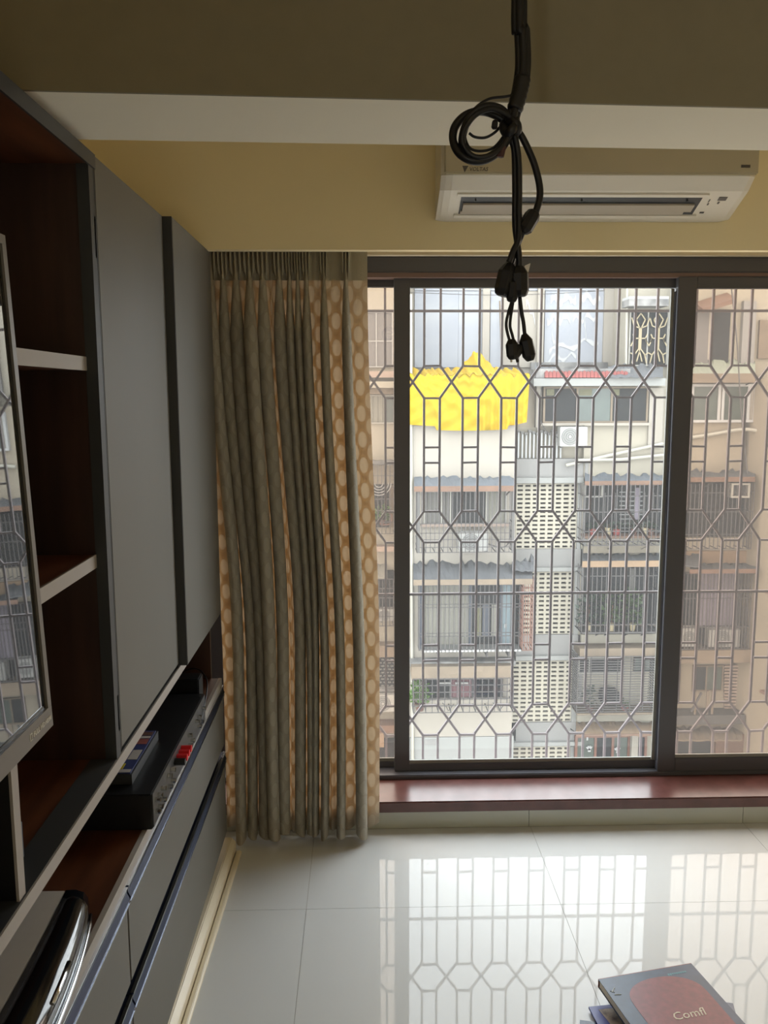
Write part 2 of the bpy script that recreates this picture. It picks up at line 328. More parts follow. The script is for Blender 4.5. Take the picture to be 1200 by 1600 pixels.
# ================================================================ curtain
def curtain():
    m, n, l, b = newmat('jacquard_curtain'); n.remove(b); out = n['Material Output']
    uv = n.new('ShaderNodeUVMap'); sp = n.new('ShaderNodeSeparateXYZ'); l.new(uv.outputs[0], sp.inputs[0])
    def math_(op, a, b_=None):
        x = n.new('ShaderNodeMath'); x.operation = op
        for i, v in enumerate((a, b_)):
            if v is None: continue
            if isinstance(v, (int, float)): x.inputs[i].default_value = v
            else: l.new(v, x.inputs[i])
        return x.outputs[0]
    def cell(offx, offy):
        a = math_('SUBTRACT', math_('FRACT', math_('ADD', math_('DIVIDE', sp.outputs[0], .054), offx)), .5)
        c = math_('SUBTRACT', math_('FRACT', math_('ADD', math_('DIVIDE', sp.outputs[1], .082), offy)), .5)
        return math_('SQRT', math_('ADD', math_('POWER', math_('MULTIPLY', math_('ABSOLUTE', a), 2.1), 2), math_('POWER', math_('MULTIPLY', math_('ABSOLUTE', c), 1.75), 2)))
    d = math_('MINIMUM', cell(0, 0), cell(.5, .5))
    ramp = n.new('ShaderNodeValToRGB'); l.new(d, ramp.inputs[0])
    e = ramp.color_ramp.elements
    e[0].position = 0.50; e[0].color = (1.0, .74, .47, 1); e[1].position = 0.58; e[1].color = (.56, .28, .09, 1)
    x1 = e.new(.70); x1.color = (.72, .40, .15, 1); x2 = e.new(.78); x2.color = (.50, .25, .08, 1)
    ramp2 = n.new('ShaderNodeValToRGB'); l.new(d, ramp2.inputs[0]); e2 = ramp2.color_ramp.elements
    e2[0].position = .50; e2[0].color = lin((166, 162, 150)); e2[1].position = .58; e2[1].color = lin((163, 159, 147))
    wv = n.new('ShaderNodeTexNoise'); wv.inputs['Scale'].default_value = 260; mp = n.new('ShaderNodeMapping'); mp.inputs['Scale'].default_value = (1, .15, 1)
    l.new(uv.outputs[0], mp.inputs[0]); l.new(mp.outputs[0], wv.inputs[0])
    bp = n.new('ShaderNodeBump'); bp.inputs['Strength'].default_value = .25; bp.inputs['Distance'].default_value = .002; l.new(wv.outputs[0], bp.inputs['Height'])
    df = n.new('ShaderNodeBsdfDiffuse'); tr = n.new('ShaderNodeBsdfTranslucent'); mx = n.new('ShaderNodeMixShader'); mx.inputs[0].default_value = .14
    l.new(ramp2.outputs[0], df.inputs[0]); l.new(ramp.outputs[0], tr.inputs[0]); l.new(bp.outputs[0], df.inputs['Normal'])
    l.new(df.outputs[0], mx.inputs[1]); l.new(tr.outputs[0], mx.inputs[2]); l.new(mx.outputs[0], out.inputs[0])
    # plan: flat webs at the back, tubes of cloth looping out towards the room
    # (kind, x at hem level, x at header level, in photograph columns at the hem; web or tube)
    segs = [('w', 335, 317), ('w', 356, 329), ('t', 372, 347), ('t', 388, 365), ('t', 407, 386), ('t', 426, 406), ('t', 444, 426),
            ('w', 452, 431), ('t', 469, 450), ('t', 481, 463), ('t', 492, 475), ('t', 505, 489), ('w', 517, 502), ('t', 531, 515),
            ('w', 549, 535), ('t', 567, 549), ('w', 590, 575)]
    ztop, zh, zbt = 1.955, 1.845, 0.022
    rows = [ztop, 1.93, 1.90, 1.87, zh, 1.83, 1.80, 1.75, 1.68, 1.58] + [1.58 - i * .13 for i in range(1, 12)] + [.09, .05, zbt]
    def colx(c, z): return (c - 565.0) * 2.70 / FPX          # columns measured at the curtain's own distance
    V, F, UV = [], [], []; W = None; LN = {}
    for ri, z in enumerate(rows):
        t = 0 if z >= zh else min(1, (zh - z) / 1.2); t = t * t * (3 - 2 * t) if t < 1 else 1
        t0 = max(0, min(1, (zh - z) / .15))
        pts = []
        prev = colx(segs[0][1], z) * t + colx(segs[0][2], z) * (1 - t)
        rnd = random.Random(3)
        yb = 2.735 - .02 * (1 - t)
        pts.append((prev, yb - .004))
        for (kd, lo, hi) in segs[1:]:
            x = colx(lo, z) * t + colx(hi, z) * (1 - t)
            w = x - prev
            a, b2, c3 = rnd.random(), rnd.random(), rnd.random()
            if kd == 'w':
                N = 10
                for i in range(1, N + 1):
                    s = i / N
                    pts.append((prev + w * s, yb - .008 * math.sin(math.pi * s) * (1 + a) * (0.4 + .6 * t0) + .004 * math.sin(z * 3 + 9 * a)))
            else:
                N = 26; dep = (.045 + .05 * a) if t0 > .99 else (.030 * (1 - t0) + (.045 + .05 * a) * t0)
                dep *= (.75 + .25 * t); 
                cxm = prev + w / 2 + .006 * math.sin(2.2 * z + 7 * b2) * t
                if z > zh: # three-finger pleats in the header
                    for i in range(1, N + 1):
                        s = i / N
                        pts.append((prev + w * s, yb - .028 * abs(math.sin(3 * math.pi * s)) ** .6 * (.35 + .65 * min(1, (z - zh) / .05))))
                else:
                    pw = .42 * (1 - t0) + t0; lin_ = LN.setdefault(lo, [])
                    for i in range(15):
                        s = i / 14; lin_.append((cxm + w * .53 * pw * .72 * math.sin(2 * math.pi * (s - .5) * .8) + .003 * math.sin(2.5 * z) * t, yb - .012 - (dep - .018) * (.5 + .5 * math.cos(2 * math.pi * (s - .5))), max(z, .035)))
                    for i in range(1, N + 1):
                        s = i / N
                        rx = (w * .53) * pw
                        ox = cxm + rx * math.sin(2 * math.pi * (s - .5) * .985)
                        oy = yb - dep * (0.5 + 0.5 * math.cos(2 * math.pi * (s - .5)))
                        if s == 1: ox, oy = x, yb
                        pts.append((ox, oy))
            prev = x
        lens = [0]
        for p, q in zip(pts, pts[1:]): lens.append(lens[-1] + math.hypot(q[0] - p[0], q[1] - p[1]))
        sway = .010 * math.sin(2.5 * z) * t
        hemz = [0] * len(pts)
        W = len(pts)
        for i, p in enumerate(pts):
            zz = z
            if z < .1: zz = z + .012 * math.sin(i * .21) + (.012 if p[1] > 2.70 else 0)
            V.append((p[0] + sway * .3, p[1], zz))
            UV.append((i, z))
        REF = lens
    for r in range(len(rows) - 1):
        for i in range(W - 1):
            a = r * W + i; F.append((a, a + 1, a + W + 1, a + W))
    UV = [(REF[i], z) for i, z in UV]
    o = thing('curtain', 'long taupe pinch-pleated curtain bunched beside the window, its thin folds glowing orange', 'curtain', (-.21, 2.69, 0))
    hz = rows.index(zh)
    # header band and drape are two meshes of one curtain
    Vh, Uh = V[:(hz + 1) * W], UV[:(hz + 1) * W]; Fh = [f for f in F if max(f) < (hz + 1) * W]
    link('pleated_header', Vh, Fh, mat('stiffened_heading', (160, 154, 138), .9, bump=.2, nscale=90), o, True, Uh)
    Vd, Ud = V[hz * W:], UV[hz * W:]; Fd = [tuple(i - hz * W for i in f) for f in F if min(f) >= hz * W]
    link('drape', Vd, Fd, m, o, True, Ud)
    vl, fl_ = [], []
    for pts in LN.values():
        k = len(vl); vl += pts; nr = len(pts) // 15
        fl_ += [(k + r * 15 + i, k + r * 15 + i + 1, k + (r + 1) * 15 + i + 1, k + (r + 1) * 15 + i) for r in range(nr - 1) for i in range(14)]
    link('fold_blocker', vl, fl_, mat('fold_blocker_cloth', (150, 142, 128), .9), o, True)  # unseen layer added inside the folds to block light coming through
    return o
curtain()
rail = tag(MB().tube([(XL + .02, 2.72, 1.968), (XR - .02, 2.72, 1.968)], .010, 10).build('curtain_rail', M['white']), 'white curtain rail hidden behind the yellow bulkhead over the window', 'curtain rail')

# ================================================================ wall unit on the left
XC = -0.46                                   # front plane of the upper unit
XI = -0.80                                   # its back
zT, zBt, zB0 = 1.909, 0.823, 0.800
unit = thing('tv_wall_unit', 'tall dark walnut wall unit with grey doors and open shelves around the television', 'cabinet', (-.63, 1.3, zB0))
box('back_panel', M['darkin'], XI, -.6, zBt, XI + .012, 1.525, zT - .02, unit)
box('top_board', M['wood'], XI, -.6, zT - .022, XC - .002, 1.555, zT - .0005, unit)
box('top_edge', M['lamd'], XC - .002, -.6, zT - .024, XC + .002, 1.555, zT, unit)
box('bottom_board', M['wood'], XI, -.6, zB0, XC - .05, 2.575, zBt, unit)
box('bottom_lip', M['lamd'], XC - .0499, -.6, zB0, XC - .002, 2.575, zBt + .0008, unit, label='charcoal laminate lip along the bottom board')
box('bottom_edge', M['edge'], XC - .0019, -.6, zB0, XC + .001, 2.575, zBt, unit, label='pale edge band on the bottom board')
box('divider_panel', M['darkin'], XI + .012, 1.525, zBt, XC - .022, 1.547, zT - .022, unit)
box('divider_edge', M['lamd'], XC - .0219, 1.523, zBt, XC - .001, 1.549, zT - .022, unit)
box('partition', M['black'], XI + .012, 1.075, zBt + .001, XC - .008, 1.092, 1.10, unit)
box('partition_edge', M['edge'], XC - .0079, 1.073, zBt + .001, XC - .004, 1.094, 1.10, unit)
for z0 in (1.541, 1.190):
    s_ = box('shelf', M['wood'], XI + .012, -.58, z0, XC - .024, 1.5245, z0 + .022, unit)
    box('shelf_edge', M['edge'], XC - .0239, -.58, z0 - .001, XC - .020, 1.5245, z0 + .023, s_)
# carcass behind the doors, door, second (thicker) panel
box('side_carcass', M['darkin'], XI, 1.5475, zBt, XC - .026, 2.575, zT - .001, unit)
dr = box('door', M['lam'], XC - .024, 1.553, zBt + .010, XC, 2.062, zT, unit, bevel=.0015, label='grey laminate door with steel hinges')
box('door_edge', M['lamd'], XC - .026, 1.5495, zBt + .008, XC - .0006, 1.5528, zT, dr)
for zh_ in (1.77, .905):
    MB().box(XC - .024, 1.546, zh_ - .035, XC - .002, 1.5494, zh_ + .035).box(XC - .006, 1.542, zh_ - .035, XC - .001, 1.5494, zh_ + .035).build('hinge', M['steel'], dr)
p2 = box('panel', M['lam'], XC - .024, 2.070, zBt + .004, XC + .021, 2.575, zT - .001, unit, bevel=.0015, label='thicker grey laminate panel next to the curtain')
box('panel_edge', M['lamd'], XC - .0245, 2.0665, zBt + .004, XC + .0205, 2.0698, zT - .001, p2)

# base unit: walnut counter, two rows of grey drawers with steel profile handles
XB = -0.44; zc = 0.620
base = thing('media_console', 'low grey drawer console with walnut counter and blue steel profile handles under the wall unit', 'cabinet', (-.62, 1.3, 0))
box('counter', M['wood'], XI, -.6, zc - .022, XB - .012, 2.57, zc, base)
box('counter_edge', M['edge'], XB - .0119, -.6, zc - .022, XB - .002, 2.57, zc + .0008, base)
box('carcass', M['lamd'], XI, -.6, .09, XB - .022, 2.57, zc - .0222, base)
box('back_splash', M['darkin'], XI, -.6, zc + .0005, XI + .012, 2.57, zB0 - .0005, base); box('end_panel', M['darkin'], XI, 2.5705, .001, -.475, 2.585, zB0 - .0005, base)
box('plinth', M['lamd'], XI, -.6, 0.001, XB - .06, 2.57, .0895, base)
for (a, b) in ((-.6, .44), (.444, 1.472), (1.476, 2.57)):
    for (lo, hi) in ((.405, .590), (.112, .372)):
        d = box('drawer', M['lam'], XB - .0215, a + .0015, lo, XB, b - .0015, hi - .022, base, bevel=.001)
        h = MB().prism([(XB - .02, hi - .0215), (XB + .004, hi - .0215), (XB + .006, hi - .015), (XB + .001, hi - .004), (XB + .001, hi + .004), (XB - .003, hi + .006), (XB - .02, hi + .006)], 'y', a + .001, b - .001)
        h = MB().raw([(v.x, v.y, v.z) for v in h.v], h.f)
        o = h.build('handle', M['blue'], d, label='blue-grey steel profile handle')
        MB().box(XB - .004, a + .001, hi + .0062, XB + .003, b - .001, hi + .0085).box(XB + .0035, a + .001, hi - .0240, XB + .0062, b - .001, hi - .0217).build('bright_edge', M['chrome'], o)

# television
def tv():
    yR, yL = 1.078, -.05; zt_, zb_ = 1.690, 1.070; xt, xb = -.430, -.407
    o = thing('television', 'flat screen television with grey bezel reflecting the window, mounted in the wall unit', 'television', (-.45, .5, zb_))
    def X(z): return xb + (xt - xb) * (z - zb_) / (zt_ - zb_)
    def slab(y0, y1, z0, z1, f, bk):
        return MB().hexa([(X(z0) + bk, y0, z0), (X(z0) + f, y0, z0), (X(z0) + f, y1, z0), (X(z0) + bk, y1, z0), (X(z1) + bk, y0, z1), (X(z1) + f, y0, z1), (X(z1) + f, y1, z1), (X(z1) + bk, y1, z1)])
    slab(yL + .03, yR - .03, zb_ + .04, zt_ - .03, -.022, -.05).build('back_shell', M['black'], o)
    slab(yL + .012, yR - .012, zb_ + .028, zt_ - .012, -.004, -.0219).build('screen', M['screen'], o, label='glossy black screen')
    bz = slab(yL, yR, zb_, zb_ + .0275, 0, -.021); b2 = slab(yL, yR, zt_ - .0115, zt_, 0, -.021); b3 = slab(yR - .0115, yR, zb_ + .0278, zt_ - .0117, 0, -.021); b4 = slab(yL, yL + .0115, zb_ + .0278, zt_ - .0117, 0, -.021)
    bb = bz.build('bottom_bezel', M['bezel'], o); b2.build('top_bezel', M['bezel'], o); b3.build('side_bezel', M['bezel'], o); b4.build('side_bezel', M['bezel'], o)
    slab(yR - .016, yR - .0117, zb_ + .0278, zt_ - .0117, -.003, -.02).build('inner_rim', M['blackg'], o)
    slab(yL + .0118, yR - .0162, zb_ + .0276, zb_ + .033, -.003, -.02).build('inner_rim', M['blackg'], o)
    # printed marks on the bezel; they read from left to right for someone facing the screen
    zm = zb_ + .0135
    mtx = Matrix.Translation((X(zm) + .0006, yR - .066, zm)) @ Matrix(((0, 0, 1, 0), (1, 0, 0, 0), (0, 1, 0, 0), (0, 0, 0, 1)))
    textobj('printed_text', 'FULL HD', .0095, M['labelw'], bb, mtx)
    m2 = Matrix.Translation((X(zm) + .0006, yR - .027, zm)) @ Matrix(((0, 0, 1, 0), (1, 0, 0, 0), (0, 1, 0, 0), (0, 0, 0, 1)))
    textobj('printed_text', 'HDMI', .008, M['labelw'], bb, m2)
    ym = yR - .076
    g = MB()
    for (a, b, c, d) in ((0, .007, -.0045, -.0037), (0, .007, .0037, .0045), (0, .0009, -.0037, .0037), (.0061, .007, -.0037, .0037)): g.box(X(zm) - .0002, ym + a, zm + c, X(zm) + .0007, ym + b, zm + d)
    g.build('printed_box', M['labelw'], bb)
    MB().box(XI + .012, .45, 1.28, -.52, .60, 1.50).box(-.52, .42, 1.22, X(1.3) - .05, .64, 1.53).build('wall_bracket', M['black'], o)
tv()
b = tag(box('folded_cloth_box', mat('slate_blue_card', (84, 94, 108), .7), -.60, 1.13, zBt + .001, -.50, 1.185, .885, bevel=.003), 'small slate blue box standing on the niche floor below the television', 'box')

# black amplifier case on the counter, card box on top of it
def amp():
    y0, y1, x0, x1, z0, z1 = 1.635, 2.22, -.70, XB + .012, zc + .002, zc + .078
    o = thing('black_amplifier', 'black audio case with sockets and red plugs on its front, on the walnut counter', 'audio device', (-.57, 1.93, zc))
    box('case', M['black'], x0, y0, z0, x1 - .002, y1, z1, o, bevel=.002)
    fp = box('front_plate', mat('satin_dark_metal', (92, 92, 94), .35, metal=.6), x1 - .0019, y0 + .004, z0 + .004, x1, y1 - .004, z1 - .001, o)
    r = random.Random(4)
    for i in range(4):
        MB().tube([(x1 + .0002, 1.84 + i * .024, zc + .055), (x1 + .024, 1.84 + i * .024, zc + .055)], .008, 10).build('red_plug' if i else 'black_plug', M['red'] if i else M['black'], fp, label='red plug' if i else None)
    for y in (1.66, 1.68, 1.71, 1.74, 1.77, 1.80, 1.99, 2.02, 2.05, 2.08, 2.11, 2.14, 2.17):
        for zz in (zc + .030, zc + .055):
            if r.random() < .8: MB().tube([(x1 + .0002, y, zz), (x1 + .010, y, zz)], .0055, 8).build('socket', M['chrome'], fp)
    for a in range(2): box('foot', M['black'], -.5 + .03 * a - .15 * a, y0 + .02, zc, -.47 - .15 * a + .03 * a, y0 + .05, zc + .0019, o)
amp()
pb = thing('printed_card_box', 'shallow tray with a colourful printed lid lying on the black audio case', 'box', (-.54, 1.795, zc + .0785))
box('tray', M['lamd'], -.60, 1.68, zc + .0785, -.48, 1.91, zc + .100, pb)
fx = lambda x: -.60 + (x + .66) / .145 * .12
fy = lambda y: 1.68 + (y - 1.715) / .285 * .23
prm = {'pr_white': (190, 186, 182), 'pr_blue': (62, 72, 120), 'pr_yel': (206, 186, 42), 'pr_brown': (110, 82, 72), 'pr_red': (150, 90, 84)}
for k, v in prm.items(): M[k] = mat('print_' + k[3:], v, .4)
for (a, b, c, d, k) in ((1.72, -.655, 1.995, -.52, 'pr_blue'),): box('lid', M[k], fx(b), fy(a), zc + .1002, fx(d), fy(c), zc + .1025, pb)
for (y0, y1, x0, x1, k) in ((1.722, 1.74, -.60, -.522, 'pr_white'), (1.742, 1.775, -.585, -.545, 'pr_yel'), (1.775, 1.83, -.57, -.556, 'pr_yel'), (1.80, 1.86, -.548, -.524, 'pr_white'), (1.84, 1.87, -.60, -.56, 'pr_brown'), (1.90, 1.935, -.60, -.524, 'pr_red'), (1.94, 1.955, -.60, -.524, 'pr_white'), (1.96, 1.985, -.62, -.524, 'pr_brown')):
    box('printed_patch', M[k], fx(x0), fy(y0), zc + .1026, fx(x1), fy(y1), zc + .1032, pb)
bk2 = tag(box('black_speaker_box', M['black'], -.60, 2.24, zc + .0005, XB - .008, 2.30, zc + .11, bevel=.003), 'small upright black box standing behind the audio case at the curtain end', 'box')
tag(MB().tube(crv([(-.47, 2.285, zc + .004), (-.435, 2.12, zc + .006), (-.428, 2.19, zc + .045), (-.435, 2.29, zc + .09), (-.48, 2.335, zc + .11), (-.55, 2.345, zc + .07), (-.58, 2.34, zc + .004)], 10), .0022, 8).build('looped_wire', M['cable'], None, True), 'thin dark wire looping off the counter beside the small black box', 'wire')

# silver and black disc player with a bowed glossy front
def player():
    o = thing('disc_player', 'silver topped disc player with bowed glossy black front on the walnut counter', 'disc player', (-.58, 1.1, zc))
    z1 = zc + .058; y0, y1 = .72, 1.335
    def xf(y):   # front bows outward
        s = (y - y0) / (y1 - y0); return -.462 + .034 * math.sin(math.pi * s) ** .8
    N = 22
    top = [(-.72, y1), (-.72, y0)] + [(-.50 + .010 * math.sin(math.pi * i / N), y0 + (y1 - y0) * i / N) for i in range(N + 1)]
    MB().prism(top, 'z', zc + .004, z1).build('silver_body', M['silver'], o, bevel=.0015)
    v = []; f = []
    prof = [(0.0, z1 + .0005), (.45, z1 + .001), (.80, z1 - .004), (.97, z1 - .014), (1, z1 - .028), (.98, zc + .016), (.9, zc + .008), (0, zc + .006)]
    for i in range(N + 1):
        y = y0 + (y1 - y0) * i / N; xb = -.4995 + .010 * math.sin(math.pi * i / N)
        for (t, z) in prof: v.append((xb + (xf(y) - xb) * t, y, z))
    k = len(prof)
    for i in range(N):
        for j in range(k):
            f.append((i * k + j, i * k + (j + 1) % k, (i + 1) * k + (j + 1) % k, (i + 1) * k + j))
    f += [tuple(range(k)), tuple(range(N * k, N * k + k))[::-1]]
    link('glossy_front', v, f, M['blackg'], o, True)
    MB().tube([(xf(y0 + (y1 - y0) * i / N) + .0005, y0 + (y1 - y0) * i / N, zc + .012) for i in range(N + 1)], .004, 8).build('chrome_trim', M['chrome'], o, True)
    MB().tube([(xf(y0 + (y1 - y0) * i / N) - .004, y0 + (y1 - y0) * i / N, z1 - .0125) for i in range(13, 17)], .0045, 8).build('chrome_button', M['chrome'], o, True)
    for y in (y0 + .05, y1 - .06): box('foot', M['black'], -.70, y, zc, -.52, y + .03, zc + .0039, o)
player()

# trunking lengths lying along the plinth
def strip(name, lab, a, b, w, h, prof=None):
    a = Vector(a); b = Vector(b); d = (b - a).normalized(); n = Vector((d.y, -d.x, 0))
    pr = prof or [(0, 0), (w, 0), (w, h * .7), (w * .75, h), (w * .12, h), (0, h * .85)]
    vs = [tuple(p + n * q[0] + Vector((0, 0, q[1]))) for p in (a, b) for q in pr]; k = len(pr)
    o = link(name, vs, [tuple(range(k))[::-1], tuple(range(k, 2 * k))] + [(i, (i + 1) % k, k + (i + 1) % k, k + i) for i in range(k)], M['pvc'], None, False, None, .002)
    return tag(o, lab, 'trunking')
strip('cable_trunking', 'wide cream plastic trunking lying on the floor along the console', (-.512, 1.30, .0005), (-.482, 2.645, .0005), .058, .050)
strip('cable_trunking', 'narrow cream plastic strip on the floor beside the wide trunking', (-.452, 1.30, .0005), (-.421, 2.63, .0005), .017, .012)

# ================================================================ air conditioner
def ac():
    x0, x1 = .213, 1.052; yw = 2.519
    o = thing('split_air_conditioner', 'white split air conditioner hung on the yellow wall above the window', 'air conditioner', (.63, yw, 1.96))
    zf = 2.062; yf = 2.325
    # body profile in Y-Z, extruded in X, ends pulled in towards the wall
    prof = [(yw, 2.27), (yf + .02, 2.265), (yf, 2.245), (yf, zf + .003), (yf + .004, zf), (2.365, 2.035), (2.47, 1.992), (yw - .022, 1.982), (yw, 1.984)]
    xs = [x0 + .0, x0 + .012, x0 + .03, x1 - .06, x1 - .02, x1]
    sc = [.92, .97, 1, 1, .985, .90]
    v = []; f = []; k = len(prof)
    for x, s in zip(xs, sc):
        for (y, z) in prof:
            zz = 2.1 + (z - 2.1) * (s * .5 + .5) if z < 2.1 else z
            v.append((x - (.035 * (1 - (2.1 - z) / .12) * 0), yw + (y - yw) * s, zz))
    for i in range(len(xs) - 1):
        for j in range(k): f.append((i * k + j, i * k + (j + 1) % k, (i + 1) * k + (j + 1) % k, (i + 1) * k + j))
    f += [tuple(range(k)), tuple(range((len(xs) - 1) * k, len(xs) * k))[::-1]]
    link('body', v, f, M['white'], o)
    box('front_panel', M['acfront'], x0 + .006, yf - .011, zf + .004, x1 - .004, yf - .0005, 2.262, o, bevel=.004, label='cream front panel')
    # underside outlet: recessed channel built proud of the slanted belly
    def S(y): # belly height
        return 2.035 + (y - 2.365) * (1.992 - 2.035) / (2.47 - 2.365)
    ax, bx = x0 + .060, x1 - .120
    def quad(nm, m, xa, xb, ya, yb2, off, th, par=o):
        return MB().hexa([(xa, ya, S(ya) - off - th), (xb, ya, S(ya) - off - th), (xb, yb2, S(yb2) - off - th), (xa, yb2, S(yb2) - off - th), (xa, ya, S(ya) - off), (xb, ya, S(ya) - off), (xb, yb2, S(yb2) - off), (xa, yb2, S(yb2) - off)]).build(nm, m, par)
    oc = quad('outlet_channel', M['acdark'], ax, bx, 2.385, 2.462, .0002, .001)
    quad('vane', M['vane'], ax + .008, bx - .012, 2.414, 2.442, .002, .005, oc)
    quad('vane', M['vane'], ax + .004, bx - .03, 2.446, 2.459, .0014, .003, oc)
    for t in (.06, .5, .94): quad('vane_pin', M['acdark'], ax + (bx - ax) * t - .002, ax + (bx - ax) * t + .002, 2.396, 2.4018, .001, .006, oc)
    quad('belly_rim', M['white'], ax - .012, bx + .012, 2.374, 2.3848, .0002, .004); quad('belly_rim', M['white'], ax - .012, bx + .012, 2.4622, 2.474, .0002, .005)
    quad('display', M['label'], bx + .045, bx + .068, 2.388, 2.402, .0002, .0012)
    quad('display_mark', M['label'], bx + .050, bx + .055, 2.408, 2.416, .0002, .0012); quad('display_mark', M['acdark'], bx + .018, bx + .030, 2.452, 2.457, .0002, .0012)
    quad('display_mark', M['label'], bx + .022, bx + .025, 2.398, 2.410, .0002, .001); quad('display_mark', M['label'], bx + .024, bx + .028, 2.414, 2.422, .0002, .001)
    def mx(x, z): return Matrix.Translation((x, yf - .0118, z)) @ Matrix(((1, 0, 0, 0), (0, 0, -1, 0), (0, 1, 0, 0), (0, 0, 0, 1)))
    textobj('brand_text', 'VOLTAS', .0135, M['label'], o, mx(.284, 2.0765), shear=.15)
    MB().raw([(.266, yf - .0115, 2.085), (.282, yf - .0115, 2.085), (.272, yf - .0115, 2.068), (.266, yf - .0122, 2.085), (.282, yf - .0122, 2.085), (.272, yf - .0122, 2.068)], [(0, 1, 2), (5, 4, 3), (0, 3, 4, 1), (1, 4, 5, 2), (2, 5, 3, 0)]).build('brand_emblem', M['label'], o)
    box('badge', M['label'], 1.000, yf - .0125, 2.083, 1.024, yf - .0111, 2.090, o)
ac()

# ================================================================ hanging cables
def cables():
    YC = 1.15
    def q(x, y, d=0.0): return P(x, y, Y=YC + d)
    o = thing('hanging_cables', 'bundle of black cables dangling from the ceiling, coiled and knotted, loose plugs at the end', 'cables', (q(812, 540).x, YC, 1.56))
    def cab(pts, r, m=M['cable'], n=8, nm='cable'): return MB().tube(crv(pts, n), r, 8).build(nm, m, o, True)
    top = (q(806, 0).x, YC, ZC - .001)
    for dx, dy, r in ((-6, .004, .0052), (1, -.004, .0048), (7, .006, .0050), (3, .012, .0036)):
        t0 = Vector((top[0] + dx * .0007 + .004, YC + dy, ZC - .001))
        cab([t0, t0 + Vector((.002, 0, -.35)), q(811 + dx, 0, dy), q(815 + dx, 45, dy), q(817 + dx, 100, dy), q(812 + dx, 140, dy), q(803 + dx * .8, 175, dy), q(798 + dx * .6, 200, dy)], r)
    MB().tube(crv([q(817, 120), q(812, 145), q(804, 172)], 6), [.0098 + .001 * (i % 2) for i in range(13)], 10).build('tape_wrap', M['cable'], o, True)
    # coil
    cab([q(800, 195), q(785, 172, -.01), q(760, 166, -.012), q(738, 178, -.01), q(726, 200, -.006), q(722, 225, 0), q(730, 244, .004), q(750, 250, .006), q(772, 240, .004), q(788, 222, 0), q(800, 200, .004)], .0050)
    cab([q(800, 200, .006), q(778, 182, .008), q(752, 174, .008), q(728, 180, .006), q(711, 198, .004), q(708, 220, 0), q(718, 240, -.006), q(738, 251, -.01), q(760, 249, -.01), q(782, 234, -.008), q(798, 208, -.006)], .0054)
    cab([q(806, 192, -.01), q(790, 178, -.014), q(768, 170, -.016), q(745, 178, -.016), q(730, 195, -.014), q(722, 214, -.012), q(727, 232, -.012), q(742, 245, -.014), q(765, 243, -.016), q(785, 228, -.014), q(797, 208, -.012)], .0036)
    cab([q(811, 146, .012), q(790, 151, .014), q(766, 154, .016), q(748, 164, .016), q(735, 178, .014), q(727, 196, .012), q(727, 216, .01), q(735, 232, .008), q(752, 236, .008), q(772, 230, .006), q(792, 206, .004)], .0018)
    cab([q(733, 208, .01), q(742, 214, .01), q(758, 215, .01), q(773, 207, .008), q(786, 193, .006)], .0018)
    # knot
    kn = [q(795, 186, -.006), q(806, 193, -.016), q(808, 204, -.01), q(798, 211, .006), q(789, 203, .012), q(795, 192, .012), q(805, 188, .004), q(802, 200, -.018), q(792, 208, -.012), q(787, 196, -.004), q(798, 188, .006)]
    MB().tube(crv(kn, 8), .0062, 8).build('knot', M['cable'], o, True)
    cab([q(797, 198), q(800, 220), q(804, 240), q(805, 300), q(805, 350), q(808, 378), q(811, 402), q(811, 425)], .0042)
    cab([q(801, 198, -.006), q(807, 225, -.005), q(811, 260, -.004), q(811, 330, -.004), q(810, 372, -.004), q(802, 392, -.004), q(795, 410, -.003)], .0040)
    cab([q(803, 198, .006), q(815, 213, .006), q(826, 235, .005), q(836, 260, .004), q(843, 290, .003), q(843, 310, .002), q(837, 332, 0)], .0046)
    def plug(nm, a, b, r0, r1, r2, m=M['cable']):
        a, b = Vector(a), Vector(b)
        ts = (0, .06, .25, .8, .95, 1.0); rs = (r0 * .75, r0, r1, r1, r2, r2 * .7)
        return MB().tube([a.lerp(b, t) for t in ts], list(rs), 8, True).build(nm, m, o)
    plug('plug', q(836, 330), q(816, 364), .0085, .0105, .007)
    cab([q(817, 362), q(808, 384, .004), q(801, 405, .004), q(796, 418, .004)], .0040)
    plug('plug', q(797, 412, .004), q(785, 463, .004), .008, .0130, .011)
    plug('plug', q(811, 416), q(812, 464), .008, .0125, .010)
    plug('plug', q(803, 440, -.004), q(799, 472, -.004), .007, .0075, .006)
    plug('plug', q(786, 225, -.012), q(781, 246, -.012), .0042, .0050, .0048, M['maroon'])
    plug('plug', q(774, 188, -.006), q(772, 202, -.006), .0032, .0040, .0030)
    cab([q(800, 470), q(794, 490), q(791, 508), q(795, 528), q(799, 536)], .0020, n=6)
    cab([q(802, 470), q(798, 495), q(797, 510), q(800, 522), q(803, 534)], .0020, n=6)
    cab([q(812, 464), q(815, 488), q(818, 505), q(820, 524)], .0026, n=6)
    plug('plug', q(799, 530), q(802, 562), .0055, .0085, .0060)
    plug('plug', q(803, 558), q(814, 540), .0050, .0065, .0060)
    plug('plug', q(819, 522), q(829, 564), .0050, .0092, .0060)
    MB().tube([q(799, 561), q(799, 566)], .0014, 6).build('plug_pin', M['chrome'], o); MB().tube([q(807, 557), q(809, 566)], .0020, 6).build('plug_pin', M['cable'], o)
    link('torn_tape', [tuple(q(820, 415, .006)), tuple(q(829, 411, .008)), tuple(q(826, 424, .010)), tuple(q(819, 437, .008)), tuple(q(817, 428, .006))], [(0, 1, 2, 3, 4)], M['silver'], o)
cables()

